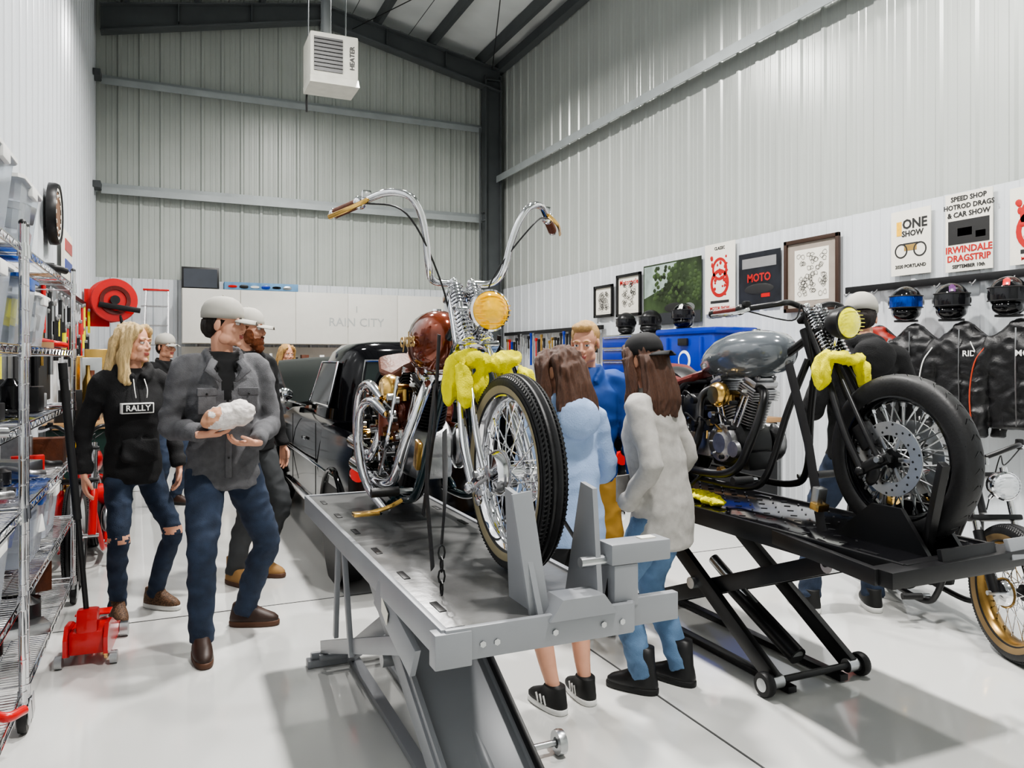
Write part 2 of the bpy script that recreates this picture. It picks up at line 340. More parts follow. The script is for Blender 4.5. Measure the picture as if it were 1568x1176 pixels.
    b.lathe([(rl*.95,-.014),(rl*.8,-.026),(rl*.5,-.036),(0,-.04)],h,(0,1,0),o['lens'],28)
    for q in range(-3,4): b.box(h+V((0,-.036+abs(q)*.0015,q*rl*.23)),(rl*1.9*math.sqrt(1-(q*.25)**2),.004,.003),o['lens'])
    b.cyl(h+V((0,.05,-.02)),(0,ny-.1,.78),.012,chrome,10)
    bp=o['bars']
    for s in(-1,1):
        P=cr([(s*p[0],p[1],p[2]) for p in bp],8); b.tube(P,.0135,o.get('barm',chrome),12)
        e=P[-1]; d=(P[-1]-P[-4]).normalized(); b.cyl(e,e+d*.125,.019,o['grip'],14); b.sph(e+d*.127,.021,o.get('barm',chrome),10,6)
        b.sph(e,.026,o.get('barm',chrome),10,6); b.box(e-d*.03+V((0,0,.02)),(.035,.03,.03),o.get('barm',chrome),bev=.008)
        f=V((0,-1,-.15)); lv=e+f*.02
        b.tube(cr([lv-d*.03,lv+f*.035+d*.03,lv+f*.05+d*.09,lv+f*.035+d*.17]),[(.009,.005)]*19,brass if o.get('brasslever') else chrome,8)
        b.tube(cr([lv,P[-12]+V((-s*.03,-.03,-.08)),V((s*.1,ny-.02,.98)),V((s*.03,ny-.02,.7))],8),.0035,blackp,6)
        b.cyl((s*.04,ny,.94),(s*bp[0][0],bp[0][1],bp[0][2]),.014,chrome,10)
    ty=o.get('ty',.62); th=o.get('th',1.); tl=o.get('tl',.52); tz=o.get('tz',.76); twd=o.get('twd',.12)
    rg=[]
    for f,w,hh,dz in((0,.15,.15,.02),(.03,.45,.5,.02),(.12,.75,.8,.015),(.3,.98,1,.005),(.5,1,1,0),(.7,.82,.88,-.012),(.88,.5,.62,-.03),(.98,.28,.35,-.045),(1,.1,.1,-.05)):
        rg.append(sring((0,ty+f*tl,tz+dz),twd*w,.112*th*hh,22,2.3))
    b.loft(rg,o['tank']); b.lathe([(.0,.028),(.022,.026),(.026,.018),(.026,0)],(0,ty+tl*.35,tz+.098*th),(0,0,1),chrome,16)
    sy=ty+tl-.02; sl=o.get('sl',.36)
    b.loft([sring((0,sy+f*sl,.66-.06*sin(pi*min(f*1.1,1))+.03*f),w,.03,16,2.6) for f,w in((0,.03),(.1,.08),(.35,.11),(.65,.14),(.9,.13),(1,.06))],o['seat'])
    if o.get('springer',True):
        for s in(-1,1): helix(b,(s*.08,sy+sl*.8,.5),(s*.08,sy+sl*.8,.63),.022,.004,6,chrome)
    F=lambda P,r=.017:b.tube(cr(P,6),r,fr,12)
    F([(0,ny+.04,.84),(0,ny+.3,.72),(0,sy,.62),(0,sy+.1,.58)],.02)
    for s in(-1,1):
        F([(s*.025,ny+.02,.74),(s*.07,ny+.1,.5),(s*.12,ny+.18,.2),(s*.13,ny+.3,.115),(s*.13,ny+.6,.105),(s*.13,wb-.35,.12),(s*.12,wb-.2,.2),(s*.11,wb,Rr)])
        F([(0,sy-.02,.62),(s*.08,sy+.1,.6),(s*.11,wb-.1,.45),(s*.115,wb,Rr)])
        F([(0,sy,.6),(s*.09,sy+.02,.35),(s*.12,sy-.02,.12)])
        b.cyl((s*.13,ny+.25,.16),(s*.3,ny+.2,.17),.012,steel,8); b.cyl((s*.2,ny+.2,.17),(s*.31,ny+.2,.17),.019,rubber,10)
    fender(b,(0,wb,Rr),Rr+.02,-.15,2.3,.085,o['fend'])
    engine(b,ny+.5,.31,*o['eng'])
    exhaust(b,ny+.5,.33,o['exh'],o.get('exl',.85))
    b.tube([(-.12,sy-.02,.47),(.12,sy-.02,.47)],.085,o.get('oil',fr),20)
    for s in(-1,1): b.sph((s*.12,sy-.02,.47),(.025,.085,.085),o.get('oil',fr))
    rnd=random.Random(3); ms=o.get('gm',[chrome,brass,steel,blackm,chrome])
    for i in range(o.get('greeb',36)):
        y=ny+.36+rnd.random()*.55; z=.18+rnd.random()*.36; x=-.13-rnd.random()*.04; m=rnd.choice(ms); L=rnd.random()*.03+.012
        b.cyl((x,y,z),(x-L,y,z),.006+rnd.random()*.014,m,10)
        if i%4==0: b.tube(cr([(x,y,z),(x-.03,y+.06,z+.05),(x,y+.12,z-.05+rnd.random()*.1)],4),.005,m,6)
    b.tube([(-.13,wb-.45,.15),(-.2,wb-.35,.03)],.01,fr,8); b.cyl((.14,wb,Rr),(-.14,wb,Rr),.013,steel,10)
    if 'extra' in o: o['extra'](b)
    return b.done(loc,rz)
def exA(b):
    lumps(b,[((-.1,.31,.62),(.04,.045,.1),(0,.15,0)),((-.1,.2,.6),(.03,.035,.08),(0,-.1,0)),((-.04,.24,.69),(.075,.06,.032),(0,.2,0)),((.06,.24,.68),(.08,.055,.035),(0,-.25,0)),((.1,.27,.61),(.035,.035,.085),(0,-.2,0)),((.14,.2,.62),(.03,.03,.05),(0,-.5,0)),((-.03,.22,.6),(.03,.02,.08),(0,.1,0))],seed=2)
    for s in(-1,1):
        b.tube(cr([(s*.12,.45,.6),(s*.2,.3,.3),(s*.27,.02,.03)]),[(.016,.002)]*13,blackp,8,ref=(0,1,0)); b.tube([(s*.12,.4,.78),(s*.12,.45,.45),(s*.15,.5,.1)],[(.02,.003)]*3,blackp,8,ref=(0,1,0))
    b.box((-.17,.5,.33),(.02,.05,.11),brass,(.3,0,0),.006)
    b.tube(cr([(-.2,.62,.14),(-.26,.6,.12),(-.33,.62,.1)]),.009,brass,8); b.box((-.34,.62,.1),(.1,.05,.015),brass,bev=.005)
    b.tube(cr([(-.17,.78,.62),(-.2,.8,.4),(-.2,.95,.2)],8),.008,chrome,8)
    b.tube(cr([(-.19,.95,.52),(-.22,1.06,.58),(-.23,1.2,.53),(-.23,1.26,.36),(-.22,1.2,.18),(-.2,1.0,.08)],8),.02,chrome,12)
    b.tube(cr([(-.19,.88,.46),(-.23,.98,.51),(-.25,1.09,.46),(-.25,1.13,.3),(-.23,1.05,.14),(-.2,.85,.06)],8),.02,chrome,12)
    b.tube([(-.15,.98,.34),(-.15,.98,.52)],.05,orange,16); b.sph((-.15,.98,.52),(.05,.05,.02),chrome,16,6)
    b.text('cycles',Matrix(((0,0,-1,-.112),(-1,0,0,.84),(0,1,0,.77),(0,0,0,1))),.09,mat('gold_leaf',(.7,.5,.2),.3,.8))
bike('chopper_motorcycle',(1.03,2.29,.815),0,dict(fork=chrome,frame=teal,rim=chrome,spk=chrome,eng=(alu,blackm,chrome),hl=(0,.21,.86),lens=amber,wb=1.3,exl=.5,sl=.24,Rr=.32,
  bars=[(.04,.5,.98),(.12,.47,.985),(.15,.43,1.03),(.17,.405,1.13),(.195,.385,1.215),(.24,.38,1.275),(.31,.425,1.29),(.385,.52,1.265)],grip=brown,brasslever=True,tank=orange,seat=brown,fend=teal,exh=chrome,oil=orange,tw=.042,hh=.04,Rf=.322,extra=exA,greeb=90,n=44,band=mat('cream_sidewall',S(140,130,104),.6),ty=.62,tl=.44,th=1.15,twd=.11,gm=[chrome,brass,steel,blackm,blackm,brown]))
def exB(b):
    lumps(b,[((-.12,.3,.69),(.04,.045,.095),(0,.25,0)),((-.06,.26,.75),(.06,.05,.026),(0,0,0)),((.02,.26,.74),(.06,.05,.026),(0,-.2,0)),((.06,.25,.68),(.036,.04,.08),(0,-.25,0))],seed=9)
    lumps(b,[((-.15,1.12,.02),(.07,.16,.022),None),((-.2,.95,.02),(.05,.08,.018),None)],seed=4)
    for s in(-1,1):
        b.tube([(s*.14,.48,.72),(s*.17,.33,.38),(s*.22,.2,.02)],[(.026,.003)]*3,blackp,8,ref=(0,1,0)); b.box((s*.2,.24,.15),(.05,.04,.1),steel,(.2,0,0),.006); b.box((s*.21,.225,.12),(.06,.05,.03),brass,(.2,0,0),.004)
bike('custom_motorcycle',(2.71,2.2,.765),-.02,dict(fork=blackm,frame=blackm,rim=blackg,spk=steel,eng=(blackm,alu,alu),hl=(0,.28,.9),lens=yellens,bowl=blackm,disc=True,n=52,sr=.0036,
  bars=[(.04,.5,.98),(.12,.5,1.0),(.2,.5,.99),(.3,.62,.97)],barm=blackm,grip=darkred,tank=gtank,seat=darkred,fend=blackm,exh=blackm,tw=.05,hh=.05,Rf=.34,ribs=False,extra=exB,ty=.62,tl=.66,th=1.1,twd=.15,hub=blackm,greeb=30,gm=[steel,blackm,blackm,brass]))
bike('scrambler_motorcycle',(3.86,2.48,0.0),-.42,dict(springer=False,fork=blackm,frame=blackm,rim=mat('gold_rim',S(150,120,70),.3,.8),spk=chrome,eng=(blackm,alu,steel),hl=(0,.08,.86),lens=mat('clear_lens',(.7,.72,.75),.08,.3),
  bars=[(.04,.3,.98),(.2,.3,1.04),(.3,.42,1.03)],barm=blackm,grip=blackp,tank=blackg,seat=blackp,fend=blackm,exh=blackm,tw=.05,hh=.05,Rf=.34,ny=.3,ty=.42,wb=1.4,band=mat('tan_sidewall',S(120,100,70),.7),hub=blackm,greeb=20))
bike('red_motorcycle',(-.56,5.8,0.0),0,dict(springer=False,fork=red,frame=red,rim=steel,spk=steel,eng=(blackm,alu,steel),hl=(0,.08,.9),lens=amber,
  bars=[(.04,.3,.98),(.13,.3,1.04),(.2,.42,1.03)],barm=blackm,grip=blackp,tank=red,seat=blackp,fend=blackm,exh=blackm,tw=.05,hh=.05,Rf=.34,ny=.3,ty=.42,wb=1.3,exl=.6,greeb=10))
# ---------------------------------------------------------------- lifts
def lift(name,x0,x1,y0,y1,z,mf,md,A,Bm,plate,vise,ins_=.07):
    b=B(name); xm=(x0+x1)/2; w=x1-x0
    b.box((xm,(y0+y1)/2,z-.005),(w-.02,y1-y0,.01),md,bev=.002)
    for x in(x0,x1): b.box((x,(y0+y1)/2,z-.035),(.02,y1-y0,.085),mf,bev=.004)
    for y in(y0,y1): b.box((xm,y,z-.035),(w,.02,.085),mf,bev=.004)
    for i in range(5): b.box((xm,y0+.3+i*(y1-y0)/5,z-.03),(w-.04,.05,.05),mf)
    for i in range(6):
        for x in(x0+.05,x1-.05): b.box((x,y0+.2+i*(y1-y0-.4)/5,z+.001),(.022,.09,.003),blackm,bev=.001)
    for x in(x0+ins_,x1-ins_):
        q=.045*(1 if x<xm else -1)
        b.bar((x,A[0],.06),(x,A[1],z-.09),.035,.08,mf); b.bar((x+q,Bm[0],.06),(x+q,Bm[1],z-.09),.035,.08,mf)
        b.box((x+q*1.6,(A[0]+Bm[0])/2,.02),(.05,abs(Bm[0]-A[0])+.06,.03),mf,bev=.004)
        ym=(A[0]+Bm[0])/2; b.cyl((x-.04,ym-.05,z*.47),(x+.04,ym-.05,z*.47),.03,steel,16)
        for yy,zz in((A[0],.06),(Bm[1],z-.1)): b.cyl((x-.03,yy,zz),(x+.03,yy,zz),.032,steel,16)
    for y,zz in((A[0],.06),(Bm[0],.06),(A[1],z-.09),(Bm[1],z-.09)): b.cyl((x0+.03,y,zz),(x1-.03,y,zz),.016,mf,12)
    for x in(x0+.01,x1-.01):
        b.lathe([(.01,-.02),(.05,-.02),(.055,-.01),(.055,.01),(.05,.02),(.01,.02)],(x,A[0],.056),(1,0,0),rubber,24,True); b.lathe([(0,-.024),(.03,-.022),(.03,.022),(0,.024)],(x,A[0],.056),(1,0,0),steel,16)
    b.cyl((xm,A[0]+.1,.1),(xm,(A[0]+Bm[0])/2+.1,z*.55),.03,steel); b.cyl((xm,A[0]+.1,.1),(xm,A[0]+.6,.33),.045,mf)
    if plate:
        f=plate; p0=V((xm,A[0]+.02,.09)); p1=p0+(V((xm,A[1],z-.09))-V((xm,A[0],.06)))*f; pw=w-2*ins_
        b.bar(p0,p1,pw,.012,mf,ref=(0,-.5,.8))
        for s in(-1,1): b.bar(p0+V((s*(pw/2),0,.02)),p1+V((s*(pw/2),0,.02)),.018,.06,blackm if s>0 else mf,ref=(0,-.5,.8))
    vise(b); return b.done()
def viseA(b):
    m=liftg; z=.8
    for x,l in((.92,-.04),(1.105,.02)):
        b.loft([[V((x-.008,1.86,z)),V((x+.008,1.86,z)),V((x+.008,2.06,z)),V((x-.008,2.06,z))],[V((x+l-.008,1.93,z+.33)),V((x+l+.008,1.93,z+.33)),V((x+l+.008,2.0,z+.34)),V((x+l-.008,2.0,z+.34))]],m)
    b.box((.905,1.9,z+.17),(.06,.012,.34),m,(-.1,-.12,0),.003)
    b.loft([[V((.93,1.83,z)),V((1.14,1.83,z)),V((1.14,1.93,z)),V((.93,1.93,z))],[V((.97,1.83,z+.055)),V((1.1,1.83,z+.055)),V((1.1,1.92,z+.055)),V((.97,1.92,z+.055))]],m)
    b.box((1.24,1.9,z+.15),(.2,.08,.06),m,bev=.006); b.loft([sring((1.19,1.9,z),.055,.05,4,2),sring((1.2,1.9,z+.13),.04,.04,4,2)],m); b.box((1.19,1.9,z+.06),(.08,.075,.12),m,bev=.005); b.cyl((1.06,1.9,z+.13),(1.3,1.9,z+.13),.015,steel)
    b.box((1.28,1.9,z+.182),(.05,.03,.004),paper); b.box((1.27,1.88,z-.02),(.2,.03,.08),m,bev=.004)
    b.box((.66,1.86,z-.035),(.1,.05,.09),m,bev=.004)
    for x in(.74,.78,.95,1.1,1.16): b.cyl((x,1.845,z-.03),(x,1.835,z-.03),.009,steel,6)
    b.bar((.635,2.5,z-.06),(.67,2.2,z-.2),.02,.1,m); b.bar((.67,2.25,z-.16),(.7,3.84,.09),.03,.06,m); b.box((.632,2.42,z-.1),(.002,.09,.045),paper,(.4,0,0)); b.cyl((.64,3.84,.05),(1.2,3.84,.05),.02,m); b.box((.72,3.84,.02),(.2,.06,.035),m,bev=.004); b.bar((.665,3.3,z-.05),(.665,3.36,.3),.02,.03,m); b.bar((.665,3.2,z-.05),(.665,3.05,.32),.02,.03,m)
    for i in range(4): b.tube([V((.735,2.15,z+.03+i*.035))+V((.01*cos(a)*(i%2),.01*cos(a)*(1-i%2),.022*sin(a))) for a in[k*pi/4 for k in range(8)]],.003,blackm,6,loop=True)
    b.tube(cr([(.735,2.15,z+.16),(.77,2.22,z+.3),(.9,2.6,z+.45)]),[(.012,.002)]*13,blackp,8,ref=(0,1,0))
    b.lathe([(.02,-.015),(.045,-.015),(.048,0),(.045,.015),(.02,.015)],(1.36,2.6,.048),(1,0,0),steel,24,True); b.cyl((1.1,2.6,.048),(1.38,2.6,.048),.012,steel)
lift('motorcycle_lift_table',.64,1.2,1.85,3.98,.81,liftg,liftt,(1.98,3.3),(3.78,2.5),.6,viseA,.13)
def viseB(b):
    m=blackm; z=.76
    for x in(2.62,2.81): b.loft([[V((x-.01,2.0,z)),V((x+.01,2.0,z)),V((x+.01,2.45,z)),V((x-.01,2.45,z))],[V((x-.01,2.12,z+.16)),V((x+.01,2.12,z+.16)),V((x+.01,2.26,z+.16)),V((x-.01,2.26,z+.16))]],m)
    b.bar((2.66,2.05,z),(2.6,1.93,z+.36),.03,.04,m); b.bar((2.3,1.95,z-.03),(3.12,1.93,z-.01),.1,.06,m); b.box((2.72,1.92,z+.0),(.3,.02,.1),m,(-.2,0,0),.004)
    b.box((2.98,1.9,z+.02),(.13,.02,.08),liftg,(-.3,0,0),.004)
    b.bar((2.3,1.96,z-.03),(2.42,2.6,z-.03),.03,.06,m)
    for i in range(7):
        for j in range(18): b.box((2.5+i*.075,2.3+j*.1,z+.0015),(.03,.008,.002),m,(0,0,.78 if (i+j)%2 else -.78))
lift('black_motorcycle_lift',2.42,3.02,1.95,4.2,.76,blackm,blackg,(2.67,3.65),(3.9,2.35),0,viseB)
# ---------------------------------------------------------------- truck
def truck():
    b=B('vintage_pickup_truck'); P=truckp; xc=2.02; g=mat('tinted_glass',(.012,.018,.018),.05,0,.1,ior=1.4)
    def sec(y,w,top,bot=.3):
        return [V((xc+sx*q[0],y,q[1])) for sx,qs in((-1,((w-.12,bot),(w-.02,bot+.08),(w,.55),(w+.015,.72),(w,.88),(w-.03,top-.05),(w-.09,top))),(1,((w-.09,top),(w-.03,top-.05),(w,.88),(w+.015,.72),(w,.55),(w-.02,bot+.08),(w-.12,bot)))) for q in qs]
    b.loft([sec(y,w,t) for y,w,t in((5.85,.96,1.03),(6.5,.97,1.04),(7.3,.97,1.06),(7.9,.98,1.05),(8.8,.98,1.02),(9.25,.97,.98),(9.45,.9,.92))],P)
    for s in(-1,1):
        x=xc+s*.95; b.loft([[V((x,y,.32)),V((x+s*.04,y,.45)),V((x+s*.055,y,.75)),V((x+s*.02,y,1.0)),V((x-s*.05,y,1.02)),V((x-s*.06,y,.98)),V((x-s*.05,y,.4))] for y in(4.75,4.85,5.8)],P)
        b.loft([sring((xc+s*.84,y,z),w,h,14,2.4) for y,z,w,h in((7.6,.95,.05,.05),(7.9,.98,.12,.1),(8.5,1.0,.14,.11),(9.1,.96,.14,.12),(9.45,.85,.11,.11),(9.52,.82,.06,.07))],P)
    b.box((xc,5.3,.62),(1.85,1.1,.04),blackm); b.box((xc,4.77,.72),(1.8,.05,.55),P,bev=.02); b.box((xc,4.7,.42),(1.9,.1,.12),chrome,bev=.03)
    def rr(z,hw,y0,y1): return sring((xc,(y0+y1)/2,z),hw,(y1-y0)/2,32,5,'z')
    b.loft([rr(1.0,.87,5.88,7.35),rr(1.15,.85,5.9,7.28),rr(1.3,.81,5.93,7.15),rr(1.48,.76,5.97,7.02),rr(1.57,.72,6.0,6.95),rr(1.63,.65,6.06,6.88),rr(1.655,.5,6.2,6.75)],P)
    def win(pts,nrm):
        n=V(nrm)*.012; c=sum((V(p) for p in pts),V())/len(pts); b.add([V(p)+n for p in pts],[tuple(range(len(pts)))],g); b.tube([c+(V(p)-c)*1.03+n for p in pts],.011,chrome,6,loop=True)
    win([(xc-.66,5.895,1.17),(xc+.66,5.895,1.17),(xc+.6,5.95,1.49),(xc-.6,5.95,1.49)],(0,-1,0))
    for s in(-1,1):
        win([(xc+s*.853,6.1,1.14),(xc+s*.853,7.0,1.14),(xc+s*.765,6.85,1.48),(xc+s*.765,6.2,1.48)],(s,0,0))
        b.box((xc+s*.99,6.55,.86),(.01,.14,.025),chrome,bev=.004); b.box((xc+s*1.0,7.0,.72),(.012,3.9,.02),chrome,bev=.004); b.box((xc+s*.965,6.8,.36),(.03,1.9,.05),chrome,bev=.01)
        for y in(6.02,7.2): b.box((xc+s*.982,y,.72),(.006,.008,.6),blackm)
        b.tube(cr([(xc+s*.9,7.0,1.1),(xc+s*1.05,7.0,1.15)]),.01,chrome,8); b.sph((xc+s*1.08,7.0,1.2),(.07,.02,.06),chrome)
        for y in(5.25,8.45):
            b.lathe([(.1,-.09),(.3,-.09),(.34,-.06),(.345,0),(.34,.06),(.3,.09)],(xc+s*.9,y,.345),(1,0,0),rubber,40); b.lathe([(0,.1),(.06,.1),(.1,.07),(.19,.06),(.21,.095),(.22,.09)],(xc+s*.9,y,.345),(s,0,0),chrome,30)
            b.tube([V((xc+s*.995,y+.4*cos(a),.36+.4*sin(a))) for a in[pi*k/14 for k in range(15)]],[(.03,.02)]*15,P,10,ref=(1,0,0))
            b.lathe([(.0,.0),(.39,.0)],(xc+s*1.0,y,.36),(s,0,0),blackp,36)
        b.cyl((xc+s*.95,4.74,.8),(xc+s*.95,4.7,.8),.05,red)
        b.lathe([(0,-.03),(.08,-.02),(.095,0)],(xc+s*.75,9.52,.82),(0,-1,0),chrome,20)
    win([(xc-.68,7.3,1.12),(xc+.68,7.3,1.12),(xc+.6,7.03,1.47),(xc-.6,7.03,1.47)],(0,.8,.3))
    gh=mat('dark_underhood_paint',S(22,27,26),.35,.1,.15)
    b.loft([[V((xc-.1+w*q,y,z+.05*(1-q*q))) for q in(-1,-.6,-.2,.2,.6,1)]+[V((xc-.1+w*q,y+.03,z-.04+.05*(1-q*q))) for q in(1,.6,.2,-.2,-.6,-1)] for y,z,w in((7.45,1.1,.85),(8.0,1.3,.86),(8.55,1.47,.84),(8.8,1.5,.8))],gh)
    b.cyl((xc-.6,8.3,1.0),(xc-.6,8.3,1.38),.01,steel); b.box((xc,9.56,.55),(1.9,.1,.14),chrome,bev=.04)
    b.done()
truck()
# ---------------------------------------------------------------- people
def ik(a,c,l1,l2,pole):
    a,c=V(a),V(c); d=c-a; L=d.length
    if L>=(l1+l2)*.998: return a+d*(l1/(l1+l2))
    x=(l1*l1-l2*l2+L*L)/(2*L); h=math.sqrt(max(l1*l1-x*x,0)); u=d/L; p=V(pole); p=(p-u*p.dot(u)).normalized(); return a+u*x+p*h
def folds(amp,sc=1,seed=0):
    def f(v): return amp*(1-2.2*abs(noise.noise(V((v.x*7*sc+seed,v.y*7*sc,v.z*11*sc)))))+amp*.3*noise.noise(V((v.x*18,v.y*18,v.z*22+seed)))
    return f
def hand(b,w,d,n,left,curl,m):
    w=V(w);d=V(d).normalized();n=V(n);n=(n-d*n.dot(d)).normalized();t=d.cross(n)*(-1 if left else 1); h=B('h')
    h.tube([w-d*.03,w,w+d*.03,w+d*.065,w+d*.088],[(.02,.026),(.019,.027),(.016,.034),(.0145,.04),(.011,.038)],skin,14,ref=tuple(n))
    for i,L in enumerate((.068,.076,.07,.054)):
        p=w+d*(.084-.004*abs(i-1))+t*(.0295-.0195*i); P=[p-d*.02,p]; a=0
        for sg,cc in((.45,.6),(.32,1),(.23,.8)):
            a+=curl*cc; p=p+(d*cos(a)+n*sin(a)+t*(.06*(1.5-i)*(1-curl)))*L*sg*1.05; P.append(p)
        h.tube(P,[.0085,.0088,.0082,.0076,.0062],skin,8)
    p=w+d*.022+t*.024; q=p+(d*.6+t*.7+n*.25).normalized()*.034; r=q+(d*.85+t*.25+n*.35).normalized()*.03; e=r+(d*.9+n*.35).normalized()*.022
    h.tube([w+d*.01,p,q,r,e],[.013,.014,.0115,.0098,.0075],skin,8)
    vs,fs=remesh(h,.0042,1); b.add(vs,fs,m)
def shoe(b,a,yaw,m,sole,boot=0,stripe=None):
    R=Matrix.Rotation(yaw,3,'Z'); a=V((a[0],a[1],a[2]))
    def rg(z,f,bk,w,tw):
        out=[]
        for k in range(24):
            t=2*pi*k/24; y=-cos(t); x=sin(t); hw=w*(1+tw*(.12*y*-1)); yy=(f if y<0 else bk)*abs(y)**.85*(-1 if y<0 else 1); out.append(a+R@V((hw*math.copysign(abs(x)**.75,x),yy,z)))
        return out
    b.loft([rg(0,.185,.075,.044,1),rg(.006,.192,.08,.048,1),rg(.026,.192,.08,.048,1),rg(.03,.188,.078,.046,1)],sole)
    b.loft([rg(.024,.187,.077,.046,1),rg(.045,.185,.077,.046,1),rg(.062,.165,.074,.044,1),rg(.08,.12,.07,.041,0),rg(.1,.075,.064,.04,0),rg(.12+boot*.3,.056,.06,.042,0),rg(.125+boot,.05,.056,.044,0)],m)
    for i in range(4): b.tube([a+R@V((x,-.06-.024*i,.098-.011*i)) for x in(-.022,0,.022)],.0035,stripe or sole,6)
    if stripe:
        for i in range(3):
            for s in(-1,1): b.box(a+R@V((s*.046,-.02-.028*i,.052)),(.006,.01,.045),stripe,Matrix.Rotation(yaw,3,'Z')@Matrix.Rotation(.4,3,'X'),.002)
def person(name,loc,rz,H,o):
    k=H/1.755; b=B(name); b.X=Matrix.Scale(k,4); f=o.get('f',0); ws=o.get('ws',.9 if f else 1.0); hem=o.get('hem',.84); lo=o.get('loose',1.05)
    ln=V(o.get('lean',(0,0))+(0,)); LN=lambda z:ln*max(0,(z-.95)/.55); top=o['top']; bot=o['bot']; sd=len(name)
    u=B('u'); rgs=[]
    tab=[(hem,0,.168*lo,.128*lo),(.93,0,.166*lo,.124*lo),(1.05,0,.155*lo*(.93 if f else 1),.115*lo),(1.15,-.004,.163*lo*(.95 if f else 1),.12*lo),(1.25,-.008-.012*f,.176,.126+.01*f),(1.34,0,.178,.118),(1.41,.012,.16,.098),(1.455,.018,.1,.08),(1.485,.016,.07,.066)]
    for z,cy,rx,ry in tab:
        c=V((0,cy,z))+LN(z); rgs.append(sring(c,rx*ws,ry*(.96 if f else 1),24,2.35,'z'))
    u.loft(rgs,top); hd=[]
    for s,key in((-1,'hr'),(1,'hl')):
        sh=V((s*.178*ws,.014,1.4))+LN(1.4); dflt=((s*(.25*ws+.03),-.04,.86),(0,-.12,-1),(-s,0,0),.35)
        w,dd,nn,cu=o.get(key,dflt); w=V(w); el=ik(sh,w,.29,.265,(s*.5,1,-.1) if 'pole' not in o else o['pole'][key])
        u.tube(cr([V((s*.1*ws,.014,1.41))+LN(1.4),sh,(sh+el)/2,el,(el+w)/2,w],3),[x*lo*(.9 if f else 1) for x in(.055,.062,.066,.066,.064,.06,.057,.054,.052,.052,.05,.047,.044,.041,.038,.036)],top,14)
        u.tube([w-(w-el).normalized()*.05,w+(w-el).normalized()*.005],[.042*lo,.04*lo],top,14)
        hd.append((w+(w-el).normalized()*.012,dd,nn,s>0,cu))
    if o.get('style','hoodie')=='hoodie':
        u.tube(cr([V((x,y,z))+LN(z) for x,y,z in((-.03,-.1,1.42),(-.085,-.04,1.46),(-.085,.05,1.495),(0,.1,1.51),(.085,.05,1.495),(.085,-.04,1.46),(.03,-.1,1.42))],4),[(.032,.02)]*25,top,12,ref=(0,0,1))
        u.sph(V((0,.13,1.41))+LN(1.41),(.115,.055,.1),top); u.tube([V((x,-.135*lo,1.0)) for x in(-.1,0,.1)],[(.075,.012)]*3,top,12,ref=(0,0,1))
    else:
        u.tube(cr([V((x,y,z))+LN(z) for x,y,z in((-.05,-.1,1.4),(-.08,-.05,1.46),(-.075,.04,1.49),(0,.085,1.5),(.075,.04,1.49),(.08,-.05,1.46),(.05,-.1,1.4))],4),[(.026,.011)]*25,top,10,ref=(0,0,1))
    vs,fs=remesh(u,.0115,2,folds(o.get('fold',.009),1,sd)); tee=o.get('tee')
    b.add(vs,fs,(lambda c:(tee if c.y<-.02 and c.z>1.2 and abs(c.x-LN(c.z).x)<(c.z-1.2)*.25 else top)) if tee else top)
    ft=o.get('feet',((-.11,0,-.15),(.11,0,.15))); g=B('g'); lt=o.get('tight',1); sht=o.get('shorts'); sk=B('s')
    g.loft([sring((0,0,z),rx*ws,ry,22,2.3,'z') for z,rx,ry in((1.0,.145,.108),(.95,.155,.115),(.89,.165,.122),(.83,.15,.115),(.79,.12,.09))],bot)
    for s,(fx,fy,yw) in zip((-1,1),ft):
        hip=V((s*.085*ws,.0,.88)); an=V((fx,fy,.095)); kn=ik(hip,an,.43,.415,(s*.15+sin(yw),-cos(yw),0)); sh=kn+(an-kn)*.35
        if sht:
            md=hip+(kn-hip)*.62; g.tube([hip,hip+(kn-hip)*.3,md],[.092,.088,.082],bot,16)
            sk.tube(cr([hip+(kn-hip)*.4,kn+V((0,.0,.06)),kn,sh+V((0,.012,0)),an+(kn-an)*.25,an,an-V((0,0,.03))],3),[.07,.068,.064,.058,.053,.05,.049,.049,.051,.052,.05,.046,.041,.037,.034,.032,.031,.031,.031],skin,14)
        else:
            ps=cr([hip,(hip+kn)/2,kn,sh+V((0,.008,0)),(kn+an*3)/4,an-V((0,0,.02))],3)
            g.tube(ps,[x*lt for x in(.095,.093,.09,.084,.078,.072,.067,.064,.064,.064,.062,.06,.058,.057,.056,.058)],bot,16)
        shoe(b,(fx,fy,0),yw,o['shoe'],o.get('sole',white),o.get('boot',0),o.get('stripe'))
    vs,fs=remesh(g,.0115,2,folds(.008,1.25,sd+3)); rip=o.get('rip')
    b.add(vs,fs,(lambda c:(skin if abs(c.z-.5)<.022 and c.y<-.02 and noise.noise(c*30)>-.1 else bot)) if rip else bot)
    if sht: vs,fs=remesh(sk,.009,1); b.add(vs,fs,skin)
    for w,dd,nn,lf,cu in hd:
        if cu is not None: hand(b,w,dd,nn,lf,cu,skin)
    hy,hp=o.get('head',(0,0)); nk=V((0,.015,1.5))+LN(1.5); HM=Matrix.Translation(nk+V((0,-.02,.0)))@Matrix.Rotation(hy,4,'Z')@Matrix.Rotation(hp,4,'X')@Matrix.Translation((0,0,.135))
    h=B('hd'); sm=skin
    h.sph((0,.012,.035),(.073,.093,.085),sm,24,14); h.sph((0,-.032,-.03),(.06,.058,.08),sm,20,12); h.sph((0,-.035,-.075),(.046,.05,.038),sm); h.sph((0,-.077,-.1),(.02,.016,.015),sm)
    h.tube([(0,-.084,.012),(0,-.096,-.012),(0,-.105,-.03)],[.008,.0095,.012],sm,10)
